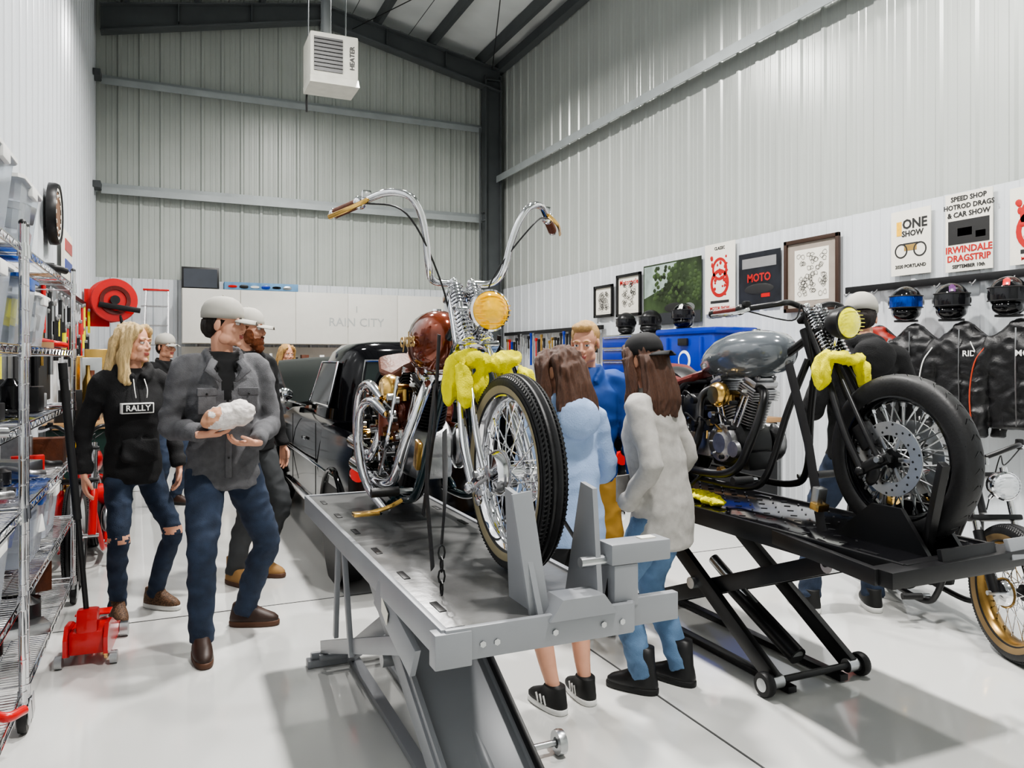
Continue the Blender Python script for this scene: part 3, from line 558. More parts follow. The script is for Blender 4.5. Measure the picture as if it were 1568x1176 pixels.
    for s in(-1,1):
        h.sph((s*.012,-.095,-.034),(.009,.011,.008),sm,10,7); h.sph((s*.03,-.079,.024),(.026,.014,.009),sm,12,7); h.sph((s*.038,-.066,-.028),(.023,.02,.022),sm,12,8); h.sph((s*.075,.012,-.008),(.009,.02,.032),sm,12,8,rot=(.15,0,s*.25)); h.sph((s*.045,-.02,-.075),(.018,.035,.03),sm,12,8)
    h.sph((0,-.088,-.0585),(.024,.011,.006),sm,12,6); h.sph((0,-.086,-.069),(.021,.011,.0065),sm,12,6)
    vs,fs=remesh(h,.0046,1); lipf=lambda c:lip if (abs(c.x)<.023 and c.y<-.086 and -.074<c.z<-.0535) else skin
    keep=b.X; b.X=keep@HM
    b.add(vs,fs,lipf)
    b.X=keep; b.tube([nk+V((0,.012,-.09)),nk+V((0,.006,-.02)),HM@V((0,.012,-.07)),HM@V((0,.01,-.02))],[.062,.054,.052,.05],skin,18); b.X=keep@HM
    hm=o['hair']
    for s in(-1,1):
        b.sph((s*.03,-.0765,.004),(.0145,.012,.0085),eyew,12,8); b.sph((s*.03,-.0855,.004),(.006,.004,.006),eyed,10,6)
        b.tube([(s*.015,-.09,.026),(s*.03,-.093,.031),(s*.047,-.083,.027)],[.003,.004,.002],hm,6); b.tube([(s*.016,-.087,.012),(s*.03,-.09,.015),(s*.045,-.083,.011)],.0022,skin,6)
    hr=B('hr'); hl=o.get('hairlen',0); hw_=o.get('hairw',1)
    hr.sph((0,.024,.042),(.0815,.094,.085),hm,22,12); hr.sph((0,.055,-.01),(.07,.062,.07),hm,18,10)
    if hl:
        hr.tube([(0,.04,.07),(0,.072,0),(0,.088,-.08),(0,.095,-.17),(0,.1,-.1-hl*.6),(0,.1,-.1-hl)],[(.06,.075*hw_),(.06,.09*hw_),(.055,.102*hw_),(.05,.112*hw_),(.045,.118*hw_),(.015,.09*hw_)],hm,20,ref=(0,1,0))
        for s in(-1,1): hr.tube(cr([(s*.03,-.05,.105),(s*.075*hw_,-.035,.06),(s*.088*hw_,-.01,-.02),(s*.095*hw_,.0,-.12),(s*.1*hw_,-.02,-.1-hl*.6),(s*.095*hw_,-.03,-.08-hl*.9)],3),[(.018,.03)]+[(.026,.036)]*13+[(.018,.025),(.008,.012)],hm,12,ref=(1,0,0))
    else: 
        for s in(-1,1): hr.sph((s*.07,.018,.02),(.008,.03,.036),hm,12,8)
        if o.get('cap') is None: hr.sph((0,-.045,.1),(.06,.045,.03),hm,14,8)
    am=1 if hl else .4
    vs,fs=remesh(hr,.0065,1,lambda v:am*(.012*noise.noise(V((v.x*60,v.y*60,v.z*6)))+.009*noise.noise(V((v.x*20,v.y*20,v.z*9))))); cpz=.03 if o.get('cap') else 9
    vs=[(V((v.x*.93,(v.y-.01)*.93+.01,v.z*.93)) if v.z>cpz-.01 else v) for v in vs]; b.add(vs,fs,hm)
    if o.get('beard'):
        br=B('br'); br.sph((0,-.05,-.085),(.056,.05,.045),hm); br.sph((0,-.07,-.12),(.042,.03,.035),hm); br.sph((0,-.093,-.052),(.026,.009,.007),hm)
        for s in(-1,1): br.sph((s*.056,-.02,-.05),(.014,.035,.05),hm)
        vs,fs=remesh(br,.006,1,lambda v:.005*noise.noise(v*60)); b.add(vs,fs,hm)
    cm=o.get('cap')
    if cm:
        sg=-1 if o.get('capback') else 1; rg=[]
        for z,r in((.022,1.0),(.05,1.02),(.075,.98),(.1,.87),(.12,.69),(.134,.43),(.139,.1)): rg.append(sring((0,.012,z+.004),.0875*r,.106*r,24,2.1,'z'))
        b.loft(rg,cm); b.sph((0,.012,.144),.007,cm,8,5)
        br=[]
        for y,w in((-.085,.07),(-.11,.078),(-.14,.07),(-.165,.05),(-.175,.02)):
            y=y*sg+.012; br.append([V((w*q,y,.034-.02*q*q+(abs(y)-.08)*-.12)) for q in(-1,-.6,-.2,.2,.6,1)]+[V((w*q,y,.029-.02*q*q+(abs(y)-.08)*-.12)) for q in(1,.6,.2,-.2,-.6,-1)])
        b.loft(br,cm)
    b.X=keep
    if 'extra' in o: o['extra'](b)
    return b.done(loc,rz,0,weld=False)
R_=math.radians
blk=mat('black_fleece',(.01,.01,.011),.9,0,.2,10,.3,150); gfl=mat('grey_flannel',S(94,94,97),.9,0,.16,30,.4,220); btee=mat('black_cotton_tee',(.008,.008,.009),.85)
lblue=mat('light_blue_fleece',S(150,172,208),.9,0,.06,12,.3,160); royal=mat('royal_blue_softshell',S(24,64,132),.7,0,.1); hgrey=mat('heather_grey_wool',S(168,165,161),.95,0,.08,40,.15,300)
capw=mat('stone_cap_canvas',S(170,167,159),.85,0,.08); capb=mat('black_cap_canvas',(.01,.01,.011),.8); must=mat('mustard_canvas',S(140,106,38),.85,0,.15); tan=mat('tan_suede',S(150,115,72),.8); dbr=mat('dark_brown_leather',S(54,38,31),.5,0,.25); leop=mat('leopard_canvas',S(92,68,50),.7,0,.75,120)
gjean=mat('charcoal_denim',S(56,58,60),.85,0,.2); soleb=mat('black_sole',(.012,.012,.012),.6); soler=mat('brown_sole',S(84,56,40),.6)
blond=hairm('blonde_hair',(208,180,130)); brn=hairm('brown_hair',(84,57,44)); drk=hairm('dark_hair',(34,26,22)); gin=hairm('ginger_hair',(118,64,32)); sand=hairm('sandy_hair',(188,150,96))
def exW(b):
    M=lambda y:Matrix.Translation((-.02,y,1.25))@Matrix.Rotation(pi/2,4,'X'); b.box((-.02,-.155,1.25),(.18,.04,.062),white,bev=.004); b.box((-.02,-.16,1.25),(.165,.036,.048),blk,bev=.002); b.text('RALLY',M(-.179),.048,white)
    for s in(-1,1): b.tube(cr([(s*.03,-.12,1.42),(s*.035,-.16,1.36),(s*.03,-.17,1.31)]),.003,white,6)
person('woman_in_black_hoodie',(-.19,5.08,0),R_(18),1.72,dict(f=1,top=blk,bot=denim,shoe=leop,sole=white,hair=blond,hairlen=.2,head=(.7,.03),rip=True,tight=.82,lo=1,hem=.8,extra=exW,feet=((-.1,-.05,-.1),(.14,.04,.5)),hr=((-.27,-.03,.88),(0,-.15,-1),(1,0,0),.45),hl=((.25,-.06,.88),(-.1,-.2,-1),(-1,0,0),.5)))
foil=mat('white_wrapped_cloth',S(220,214,210),.6,0,.1,40,.6,60); pch=mat('peach_print',S(200,150,120),.6)
def exM(b):
    g=B('g'); g.sph((-.03,-.27,1.175),(.115,.065,.06),foil,20,12,rot=(0,-.25,.0)); g.sph((.03,-.28,1.19),(.07,.06,.062),foil)
    vs,fs=remesh(g,.007,1,lambda v:.012*(.5-abs(noise.noise(v*22)))+.006*noise.noise(v*50)); b.add(vs,fs,lambda c:pch if c.x<-.06 and noise.noise(c*16)>.05 else foil)
    for s in(-1,1):
        b.box((s*.1,-.139,1.29),(.1,.016,.04),gfl,(.05,0,-s*.3),.004); b.box((s*.1,-.134,1.23),(.09,.014,.1),gfl,(.05,0,-s*.3),.004); b.sph((s*.1,-.15,1.28),.006,blackp,8,5)
        b.tube([(s*.06,-.12,1.45),(s*.09,-.135,1.40),(s*.035,-.155,1.34)],[(.005,.02),(.005,.026),(.004,.008)],gfl,8,ref=(0,-1,.2))
    b.tube([(.004,-.155,1.2),(.0,-.158,1.05),(0,-.155,.86)],[(.005,.016)]*3,gfl,8,ref=(0,-1,0))
    for z in(1.16,1.06,.96): b.sph((0,-.165,z),.006,blackp,8,5)
person('man_in_grey_flannel',(.27,4.4,0),R_(6),1.82,dict(top=gfl,bot=denim,shoe=dbr,sole=soler,hair=drk,cap=capw,head=(1.1,.05),loose=1.05,hem=.8,style='shirt',tee=btee,fold=.012,feet=((-.13,-.18,-.05),(.14,.18,1.1)),extra=exM,
   hr=((-.14,-.22,1.09),(1,-.2,.0),(0,.15,1),.55),hl=((.12,-.22,1.04),(-1,-.15,.02),(0,.2,1),.55),pole={'hr':(-.5,.5,-1),'hl':(.5,.5,-1)}))
person('bearded_man_in_cap',(.5,5.55,0),R_(40),1.84,dict(top=blk,bot=gjean,shoe=tan,sole=soler,hair=gin,beard=1,cap=capw,head=(.45,.03),loose=1.03,style='shirt',boot=.05))
person('man_in_background',(-.02,8.7,0),R_(40),1.76,dict(top=blk,bot=denim,shoe=dbr,sole=soleb,hair=drk,cap=capw,style='shirt'))
person('visitor_behind_truck',(1.35,9.95,0),R_(10),1.70,dict(f=1,top=gjean,bot=gjean,shoe=dbr,sole=soleb,hair=sand,hairlen=.1,head=(.2,.15)))
person('girl_in_blue_hoodie',(1.6,2.96,0),R_(184),1.56,dict(f=1,top=lblue,bot=btee,shorts=1,shoe=soleb,sole=white,stripe=white,hair=brn,hairlen=.16,hairw=1.18,loose=1.16,hem=.8,fold=.007,head=(.25,.12),lean=(.04,0),feet=((-.09,0,-.1),(.1,.02,.15)),hr=((-.16,-.26,1.05),(.5,-.8,0),(1,0,0),.4),hl=((.16,-.26,1.05),(-.5,-.8,0),(-1,0,0),.4)))
person('man_in_blue_jacket',(2.16,3.8,0),R_(-28),1.72,dict(top=royal,bot=must,shoe=dbr,sole=soleb,hair=sand,head=(-.25,.25),style='shirt',feet=((-.1,0,-.15),(.1,.02,.15))))
def exG(b):
    for s in(-1,1): b.box((s*.12,-.155,1.0),(.1,.012,.13),hgrey,(0,0,-s*.3),.005)
person('woman_in_grey_jacket',(2.07,2.94,0),R_(212),1.61,dict(f=1,top=hgrey,bot=denimL,shoe=blackp,sole=soleb,boot=.1,hair=brn,hairlen=.2,hairw=1.05,cap=capb,capback=1,loose=1.16,hem=.72,fold=.007,style='shirt',head=(-.3,.18),lean=(0,-.08),ws=.95,extra=exG,feet=((-.1,.06,-.1),(.1,-.06,.1)),hr=((-.17,-.12,.93),(.5,-.7,-.5),(1,0,0),.5),hl=((.2,-.1,.93),(-.5,-.7,-.6),(-1,0,0),None)))
person('man_in_black_hoodie',(3.82,3.37,0),R_(158),1.89,dict(top=blk,bot=denim,shoe=soleb,sole=white,hair=drk,cap=capw,loose=1.12,head=(-.3,.2),feet=((-.06,0,-.2),(.3,0,.2)),hr=((-.18,-.24,1.1),(.3,-.8,0),(1,0,0),.4),hl=((.18,-.24,1.1),(-.3,-.8,0),(-1,0,0),.4)))
# ---------------------------------------------------------------- wire shelving
def rack(x0,x1,y0,y1,lv,h):
    b=B('wire_shelving_rack')
    for x in(x0,x1):
        for y in(y0,y1):
            b.cyl((x,y,.13),(x,y,h),.0135,chrome,12); b.sph((x,y,h),.015,blackp,8,5)
            for z in[.2+i*.1 for i in range(int((h-.2)/.1))]: b.lathe([(.0135,0),(.0148,.004),(.0135,.008)],(x,y,z),(0,0,1),chrome,10)
            b.cyl((x,y,.1),(x,y,.14),.02,steel,10); b.lathe([(.012,-.016),(.055,-.016),(.06,0),(.055,.016),(.012,.016)],(x,y+.03,.061),(1,0,0),rubber,24,True)
            b.lathe([(0,-.018),(.03,-.018),(.03,.018),(0,.018)],(x,y+.03,.061),(1,0,0),steel,14); b.box((x-.024,y+.015,.085),(.004,.06,.09),steel,(.3,0,0)); b.box((x+.024,y+.015,.085),(.004,.06,.09),steel,(.3,0,0))
    for z in lv:
        for x in(x0,x1):
            for dz in(0,-.032): b.cyl((x,y0,z+dz),(x,y1,z+dz),.0035,chrome,6)
            n=int((y1-y0)/.06); b.tube([(x,y0+(y1-y0)*i/n,z-.032*(i%2)) for i in range(n+1)],.0022,chrome,5)
        for y in(y0,y1):
            for dz in(0,-.032): b.cyl((x0,y,z+dz),(x1,y,z+dz),.0035,chrome,6)
        for i in range(int((y1-y0)/.028)): y=y0+.014+i*.028; b.cyl((x0,y,z),(x1,y,z),.002,chrome,4)
        for i in(1,2): b.cyl((x0+(x1-x0)*i/3,y0,z-.004),(x0+(x1-x0)*i/3,y1,z-.004),.0035,chrome,6)
        for x in(x0,x1):
            for y in(y0,y1): b.cyl((x,y,z-.045),(x,y,z+.01),.02,chrome,12,.017)
    b.done()
LV=(.17,.55,.9,1.24,1.56,1.96)
rack(-.97,-.53,3.68,5.4,LV,2.05); rack(-.97,-.53,1.85,3.6,LV,2.05)
clr=mat('clear_storage_plastic',(.68,.73,.8),.2,0,.05,tr=.75,ior=1.15); lidb=mat('blue_lid_plastic',S(30,76,150),.35)
def bin_(x,y,z,w,d,h,lid,cont):
    b=B('storage_bin'); rg=lambda zz,f:[V((x+w/2*f*a,y+d/2*f*c,zz)) for a,c in((-1,-.9),(-.9,-1),(.9,-1),(1,-.9),(1,.9),(.9,1),(-.9,1),(-1,.9))]
    b.loft([rg(z,.86),rg(z+h*.9,1),rg(z+h*.91,1.05),rg(z+h*.94,1.05)],clr); b.loft([rg(z+h*.93,1.07),rg(z+h*.98,1.07),rg(z+h,.95)],lid)
    r=random.Random(int(y*100+z*10))
    for i in range(9): b.box((x+(r.random()-.35)*w*.45,y+(r.random()-.5)*d*.5,z+.05+r.random()*h*.5),(w*.3,d*.3,h*.28),r.choice(cont),(r.random()*.3,r.random()*.3,r.random()*3),.01)
    b.box((x+w/2+.008,y,z+h*.88),(.02,.14,.05),lid,bev=.006); b.done()
mix=[yellow,red,blackp,white,steel,blue]
bin_(-.75,3.95,1.567,.38,.46,.3,lidb,mix); bin_(-.75,4.45,1.567,.36,.4,.26,white,mix); bin_(-.75,3.95,1.97,.4,.5,.3,white,[red,white,steel]); bin_(-.75,3.3,1.97,.4,.5,.32,white,[red,darkred]); bin_(-.75,3.25,1.567,.4,.5,.3,white,[white,blue])
bin_(-.75,4.3,.558,.38,.5,.32,lidb,[blue,white]); bin_(-.75,4.9,.558,.36,.4,.26,white,mix); bin_(-.75,3.3,.558,.38,.5,.3,white,mix)
b=B('shelf_clutter'); r=random.Random(8)
cl=[red,blackp,blackm,steel,chrome,blackp,brown,blackg,mat('cardboard',S(140,108,76),.8),blackm,alu,blackm]
for z in LV:
    for i in range(26):
        y=1.95+i*.133+r.random()*.04; x=-.75+(r.random()-.5)*.22; h=.05+r.random()*.13; w=.05+r.random()*.09; m=r.choice(cl); zz=z+.006
        if z in(LV[4],LV[5]) and y<4.72: continue
        if z==LV[1] and y<5.15: continue
        if y>5.28 or 3.5<y<3.78: continue
        t=r.randrange(4)
        if t==0: b.box((x,y,zz+h/2),(.1+w,w,h),m,(0,0,r.random()-.5),.006)
        elif t==1: b.lathe([(0,0),(w*.5,0),(w*.5,h*.8),(w*.3,h*.92),(w*.2,h),(0,h)],(x,y,zz),(0,0,1),m,16)
        elif t==2: b.tube(cr([(x-.1,y,zz+.02),(x,y+.05,zz+.05),(x+.12,y-.02,zz+.03),(x+.17,y+.05,zz+.02)]),.018,m,10)
        else: b.lathe([(.03,0),(.05+w*.3,0),(.05+w*.3,.03),(.03,.03)],(x,y,zz+.001),(0,0,1),m,20,True); b.cyl((x,y,zz+.02),(x,y,zz+.02+h),.014,m)
b.done()
g=B('g'); dnb=mat('navy_moving_blanket',S(36,56,84),.9,0,.2,20,.4); g.sph((0,0,.1),(.2,.3,.1),dnb); g.sph((.05,-.1,.22),(.16,.2,.1),dnb); vs,fs=remesh(g,.015,2,lambda v:.03*(.5-abs(noise.noise(v*7)))); b=B('folded_blanket'); b.add(vs,fs,dnb); b.done((-.78,3.25,2.315))
b=B('round_wall_sign'); c=V((XL+.1,8.2,2.85)); b.lathe([(.0,0),(.2,0),(.24,.01),(.27,.03),(.285,.0),(.285,-.05),(0,-.06)],c,(1,0,0),blackm,36); b.lathe([(0,.012),(.2,.012)],c,(1,0,0),mat('sign_tan',S(120,90,70),.5),30); b.lathe([(.21,.018),(.23,.02),(.235,.016)],c,(1,0,0),paper,36)
for i in range(12): a=i*pi/6; b.box(c+V((.02,.17*cos(a),.17*sin(a))),(.006,.02,.035),paper,(a,0,0))
b.done()
b=B('wall_flag_sign'); b.box((XL+.06,9.4,2.6),(.03,.7,.5),paper,bev=.005); b.box((XL+.078,9.4,2.7),(.006,.6,.12),red); b.box((XL+.078,9.4,2.5),(.006,.6,.1),blue); b.done()
b=B('red_hose_reel'); c=V((-.68,11.6,2.3)); b.lathe([(0,-.14),(.28,-.14),(.29,-.12),(.2,-.11),(.16,-.05),(.16,.05),(.2,.11),(.29,.12),(.28,.14),(0,.14)],c,(.3,-1,0),red,36)
b.lathe([(.14,.145),(.19,.155),(.19,.165),(.14,.16)],c,(.3,-1,0),darkred,30,True); b.lathe([(.2,-.08),(.24,-.06),(.24,.06),(.2,.08)],c,(.3,-1,0),blackp,30); b.box(c+V((-.18,.0,-.1)),(.3,.06,.5),red,bev=.01); b.lathe([(0,0),(.06,0),(.06,.03),(0,.03)],c+V((.04,-.17,0)),(.3,-1,0),blackm,20)
b.box(c+V((.1,-.2,-.1)),(.5,.05,.07),blackm,(0,.15,0),.01); b.tube(cr([c+V((.1,-.1,-.2)),c+V((.15,-.15,-.5)),c+V((.1,-.1,-1.0)),c+V((.0,0,-1.35))]),.02,blackp,8); b.done()
b=B('step_ladder')
for x in(-.38,.0):
    b.bar((x,12.3,0),(x*.8,12.75,2.55),.03,.08,alu,ref=(0,-1,0)); b.bar((x,13.3,0),(x*.8,12.85,2.5),.03,.05,alu,ref=(0,-1,0))
for i in range(8): z=.28+i*.29; b.box((-.18,12.3+z*.176,z),(.37,.08,.02),alu)
b.box((-.16,12.8,2.56),(.36,.2,.03),red,bev=.01); b.done()
b=B('red_floor_jack'); b.X=Matrix.Scale(.8,4)
for s in(-1,1):
    b.loft([[V((s*.11-.012,y,z0)),V((s*.11+.012,y,z0)),V((s*.11+.012,y,z1)),V((s*.11-.012,y,z1))] for y,z0,z1 in((-.28,.03,.1),(-.15,.04,.13),(.1,.04,.24),(.24,.06,.25),(.3,.08,.18))],red)
    b.lathe([(0,-.025),(.05,-.025),(.05,.025),(0,.025)],(s*.15,-.25,.05),(1,0,0),steel,20); b.lathe([(0,-.02),(.04,-.02),(.04,.02),(0,.02)],(s*.15,.25,.04),(1,0,0),steel,20)
b.box((0,.12,.14),(.2,.28,.14),red,bev=.02); b.cyl((0,.2,.12),(0,-.1,.1),.04,red); b.bar((0,-.2,.12),(0,.1,.2),.07,.06,red); b.lathe([(0,0),(.05,0),(.06,.03),(.05,.035),(0,.03)],(0,-.22,.14),(0,0,1),steel,18)
b.box((0,.2,.26),(.12,.1,.16),red,(.1,0,0),.02); b.cyl((0,.2,.22),(.06,.22,1.0),.016,blackm,12); b.cyl((.054,.22,.9),(.125,.24,1.76),.024,blackp,12); b.tube(cr([(.125,.24,1.76),(.128,.24,1.81),(.131,.24,1.86)]),.026,blackp,12)
b.box((0,-.02,.25),(.2,.12,.01),red,bev=.003); b.done((-.35,4.5,0),R_(176))
# back wall cabinets and benches
cabm=mat('white_cabinet_laminate',S(212,210,203),.35,0,.02); fnt=mat('faint_grey_vinyl',S(172,175,174),.5,0,.02)
b=B('wall_cabinets'); n=5
for i in range(n):
    w=4.3/n; x=.2+w*(i+.5); b.box((x,13.28,2.2),(w,.5,.86),cabm); b.box((x,13.02,2.2),(w-.012,.02,.85),cabm,bev=.004)
M=lambda z:Matrix.Translation((2.93,13.006,z))@Matrix.Rotation(pi/2,4,'X'); b.text('RAIN CITY',M(2.14),.2,fnt,bold=0); b.text('I',M(2.36),.16,fnt,bold=0); b.done(ang=30)
b=B('framed_print'); b.box((.48,13.35,2.82),(.56,.04,.36),blackm,(-.1,0,0),.004); b.box((.48,13.325,2.82),(.5,.02,.3),mat('slate_print',S(50,56,66),.5),(-.1,0,0)); b.done()
b=B('car_banner_box'); b.box((1.4,13.25,2.7),(1.15,.3,.12),mat('pale_blue_card',S(100,140,175),.6,0,.3,6),bev=.005)
for i in range(6): b.loft([sring((.95+i*.17,13.09,2.69),.07,.02+.01*(i%2),12,2.4),sring((.95+i*.17,13.085,2.695),.06,.015,12,2.4)],[red,blackp,white,blue,blackg,steel][i])
b.done()
b=B('back_workbench'); wood=mat('bench_maple',S(160,126,88),.45,0,.15,4,stretch=(1,8,8)); b.box((2.6,13.15,.9),(4.8,.75,.05),wood,bev=.005)
for i in range(6): b.box((.5+i*.84,13.15,.45),(.8,.68,.84),blackm,bev=.006); b.box((.5+i*.84,12.8,.65),(.7,.02,.02),steel)
r=random.Random(5)
for i in range(34):
    x=.3+i*.138; h=.1+r.random()*.6; w=.05+r.random()*.1; m=r.choice([paper,red,blackp,steel,brass,white,brown,blue,wood,amber])
    if i%2: b.box((x,13.2,.93+h/2),(w,.15,h),m,bev=.006)
    else: b.lathe([(0,0),(w*.5,0),(w*.5,h*.7),(w*.2,h*.85),(w*.2,h),(0,h)],(x,13.15,.926),(0,0,1),m,14)
b.box((2.6,13.5,1.35),(4.8,.02,.75),cabm)
b.done()
b=B('side_workbench'); gm=mat('dark_green_steel',S(20,46,40),.4,.1); b.box((-.68,9.3,.92),(.62,3.2,.05),wood,bev=.005); b.box((-.68,9.3,.45),(.58,3.1,.88),gm,bev=.01)
for i in range(5):
    for j in range(4): b.box((-.385,8.06+i*.62,.14+j*.21),(.015,.56,.19),gm,bev=.004); b.box((-.372,8.06+i*.62,.2+j*.21),(.02,.4,.015),steel)
for i in range(27):
    y=7.8+i*.113; h=.08+r.random()*.6; w=.06+r.random()*.1; m=r.choice([blackp,red,steel,gm,blackm,brown,blackp,brass])
    if i%3: b.box((-.7+(r.random()-.5)*.3,y,.945+h/2),(.1+w,w,h),m,(0,0,r.random()*.4),.006)
    else: b.lathe([(0,0),(w*.5,0),(w*.5,h*.7),(w*.2,h*.85),(w*.2,h),(0,h)],(-.65,y,.945),(0,0,1),m,14)
b.done()
b=B('hanging_hand_tools')
b.box((XL+.055,6.8,1.7),(.02,2.6,1.1),mat('charcoal_pegboard',S(46,48,50),.7,0,.1),bev=.004)
for i in range(56):
    y=5.6+i*.11; z=1.5+r.random()*.7; L=.15+r.random()*.35; m=r.choice([blackp,red,steel,blackm,brass,blackm,yellow]); b.cyl((XL+.09,y,z),(XL+.09,y,z-L),.012+r.random()*.014,m,8); b.box((XL+.095,y,z),(.03,.05,.04),steel,bev=.005)
for i in range(34):
    y=9.6+i*.1; z=1.95-r.random()*.15; L=.15+r.random()*.45; m=r.choice([blackp,blackp,red,steel,blackm,brass,blue]); b.cyl((XR-.12,y,z),(XR-.12,y,z-L),.012+r.random()*.015,m,8); b.box((XR-.12,y,z),(.03,.06,.05),m,bev=.005)
b.box((XR-.1,11.3,1.98),(.04,3.5,.06),blackm,bev=.004); b.box((XL+.06,8.8,2.22),(.04,5,.05),blackm); b.done()
b=B('right_workbench'); X0=-.05; b.box((5.4+X0,8.6,.9),(.66,5.2,.05),wood,bev=.005); b.box((5.42+X0,8.6,.44),(.6,5.1,.86),blackm,bev=.01)
for i in range(9):
    for j in range(4): b.box((5.1+X0,6.3+i*.57,.12+j*.21),(.015,.54,.19),blackm,bev=.004); b.box((5.088+X0,6.3+i*.57,.17+j*.21),(.02,.4,.015),steel)
for i in range(26):
    y=9.15+i*.075; h=.06+r.random()*.35; b.box((5.35+(r.random()-.5)*.3,y,.925+h/2),(.14,.06,h),r.choice([paper,red,blackp,steel,blue,blackm,yellow,brown]),(0,0,r.random()*.4),.006)
b.done()
b=B('blue_tool_chest')
b.box((5.38,7.5,1.13),(.54,2.5,.4),blackm,bev=.02)
for j in range(2): b.box((5.1,7.5,1.03+j*.19),(.02,2.4,.17),blackp,bev=.006); b.box((5.085,7.5,1.09+j*.19),(.02,2.0,.016),steel,bev=.004)
b.box((5.38,6.85,1.57),(.54,1.0,.46),blue,bev=.06); b.box((5.38,6.85,1.815),(.57,1.06,.07),blue,bev=.03); b.box((5.09,6.85,1.7),(.03,.16,.08),blackp,bev=.01)
for s in(-1,1): b.box((5.1,6.85+s*.3,1.55),(.03,.04,.4),blue,bev=.01)
b.lathe([(0,.006),(.1,.006),(.11,0)],(5.108,6.85,1.5),(-1,0,0),white,24); b.lathe([(0,.009),(.08,.009)],(5.108,6.85,1.5),(-1,0,0),blue,24)
b.box((5.38,8.05,1.58),(.52,1.1,.48),steel,bev=.02)
for j in range(3): b.box((5.11,8.05,1.42+j*.155),(.03,1.0,.13),blue,bev=.006); b.box((5.09,8.05,1.47+j*.155),(.02,.9,.014),chrome,bev=.004)
b.done()
def helmet(loc,rz,m,vis,stripe=None):
    b=B('motorcycle_helmet'); g=B('g'); g.sph((0,0,.02),(.125,.155,.135),m,24,14); g.sph((0,-.06,-.07),(.1,.1,.06),m,20,10); g.sph((0,.03,-.06),(.11,.12,.07),m,20,10)
    vs,fs=remesh(g,.009,3); b.add(vs,fs,(lambda c:stripe if stripe and abs(c.x)<.01+.015*sin(c.y*40) and c.z>.08 else m))
    rows=[]
    for i in range(7):
        z=-.04+i*.014; rows.append([V((.131*sin(a),-.012-.152*cos(a)*(1-abs(z)*.5),z+.02)) for a in[(-1.15+2.3*k/12) for k in range(13)]])
    b.loft(rows,vis,False,False,False); b.tube([V((.132*sin(a),-.012-.152*cos(a),-.025)) for a in[(-1.2+2.4*k/12) for k in range(13)]],.005,blackp,6); b.tube([V((.132*sin(a),-.012-.148*cos(a),.068)) for a in[(-1.2+2.4*k/12) for k in range(13)]],.005,blackp,6)
    for s in(-1,1): b.lathe([(0,.008),(.02,.006),(.024,0)],(s*.125,.0,.02),(s,0,0),blackp,14)
    b.lathe([(.07,0),(.09,-.01),(.09,.005)],(0,.02,-.125),(0,0,1),blackp,20); b.done(loc,rz)
vb=mat('blue_mirror_visor',S(14,60,150),.05,.6,.6,8); vd=mat('smoke_visor',(.01,.01,.012),.06,.0)
helmet((5.5,4.42,1.95),-.9,blackg,vb); helmet((5.5,4.02,1.94),-.9,blackg,vd,mat('purple_graphic',S(80,40,90),.3)); helmet((5.5,3.58,1.95),-1.1,blackg,vd,red); helmet((5.36,7.2,2.0),-.9,blackg,vd,white); helmet((5.36,8.4,1.96),-.7,blackm,vd); helmet((5.36,7.85,1.96),-1.2,blackm,vd)
b=B('coat_rail'); b.box((XR-.1,3.9,2.14),(.05,2.6,.06),blackm,bev=.006)
for i in range(9): y=2.75+i*.3; b.tube(cr([(XR-.12,y,2.12),(XR-.17,y,2.08),(XR-.19,y,2.1)]),.007,steel,8)
b.done()
def jacket(y,m,acc,txt=None,z=1.7,sl=None):
    b=B('hanging_riding_jacket'); u=B('u'); u.loft([sring((0,0,q),rx,ry,20,2.6,'z') for q,rx,ry in((-.68,.2,.06),(-.5,.2,.07),(-.3,.2,.08),(-.12,.22,.085),(-.03,.17,.07),(.03,.07,.055),(.07,.06,.05))],m)
    for s in(-1,1): u.tube(cr([(s*.15,0,-.06),(s*.23,-.01,-.2),(s*.26,-.02,-.45),(s*.25,-.05,-.75)],4),[.07]*6+[.06]*5+[.045,.045],sl or m,14)
    vs,fs=remesh(u,.012,2,folds(.014,1.2,y)); b.add(vs,fs,(lambda c:sl if sl and abs(c.x)>.18 else m))
    if acc:
        for s in(-1,1): b.tube(cr([(s*.2,-.075,-.1),(s*.27,-.085,-.22),(s*.3,-.09,-.45),(s*.28,-.1,-.7)],5),.005,acc,6)
        b.tube(cr([(.08,-.095,-.06),(.13,-.1,-.2),(.12,-.098,-.4),(.15,-.09,-.62)],5),.004,acc,6)
    b.tube([(0,-.092,.03),(0,-.1,-.3),(0,-.08,-.66)],.005,steel,6); b.tube(cr([(-.15,0,-.02),(0,0,.09),(.15,0,-.02)]),.01,blackp,8)
    if txt: b.text(txt,Matrix.Translation((.09,-.105,-.15))@Matrix.Rotation(pi/2,4,'X'),.06,white)
    b.done((XR-.32,y,z),-1.35)
jr=mat('red_leather',S(140,42,32),.5); jg=mat('grey_textile',S(104,106,110),.8); jb=mat('black_leather',(.01,.01,.011),.42,0,.2,20,.2); jo=mat('orange_piping',S(180,66,40),.5)
jacket(4.66,jr,None); jacket(4.32,jb,None,None,1.7,jg); jacket(3.9,jb,white,'RIDE'); jacket(3.48,jb,jo,'MOTO')
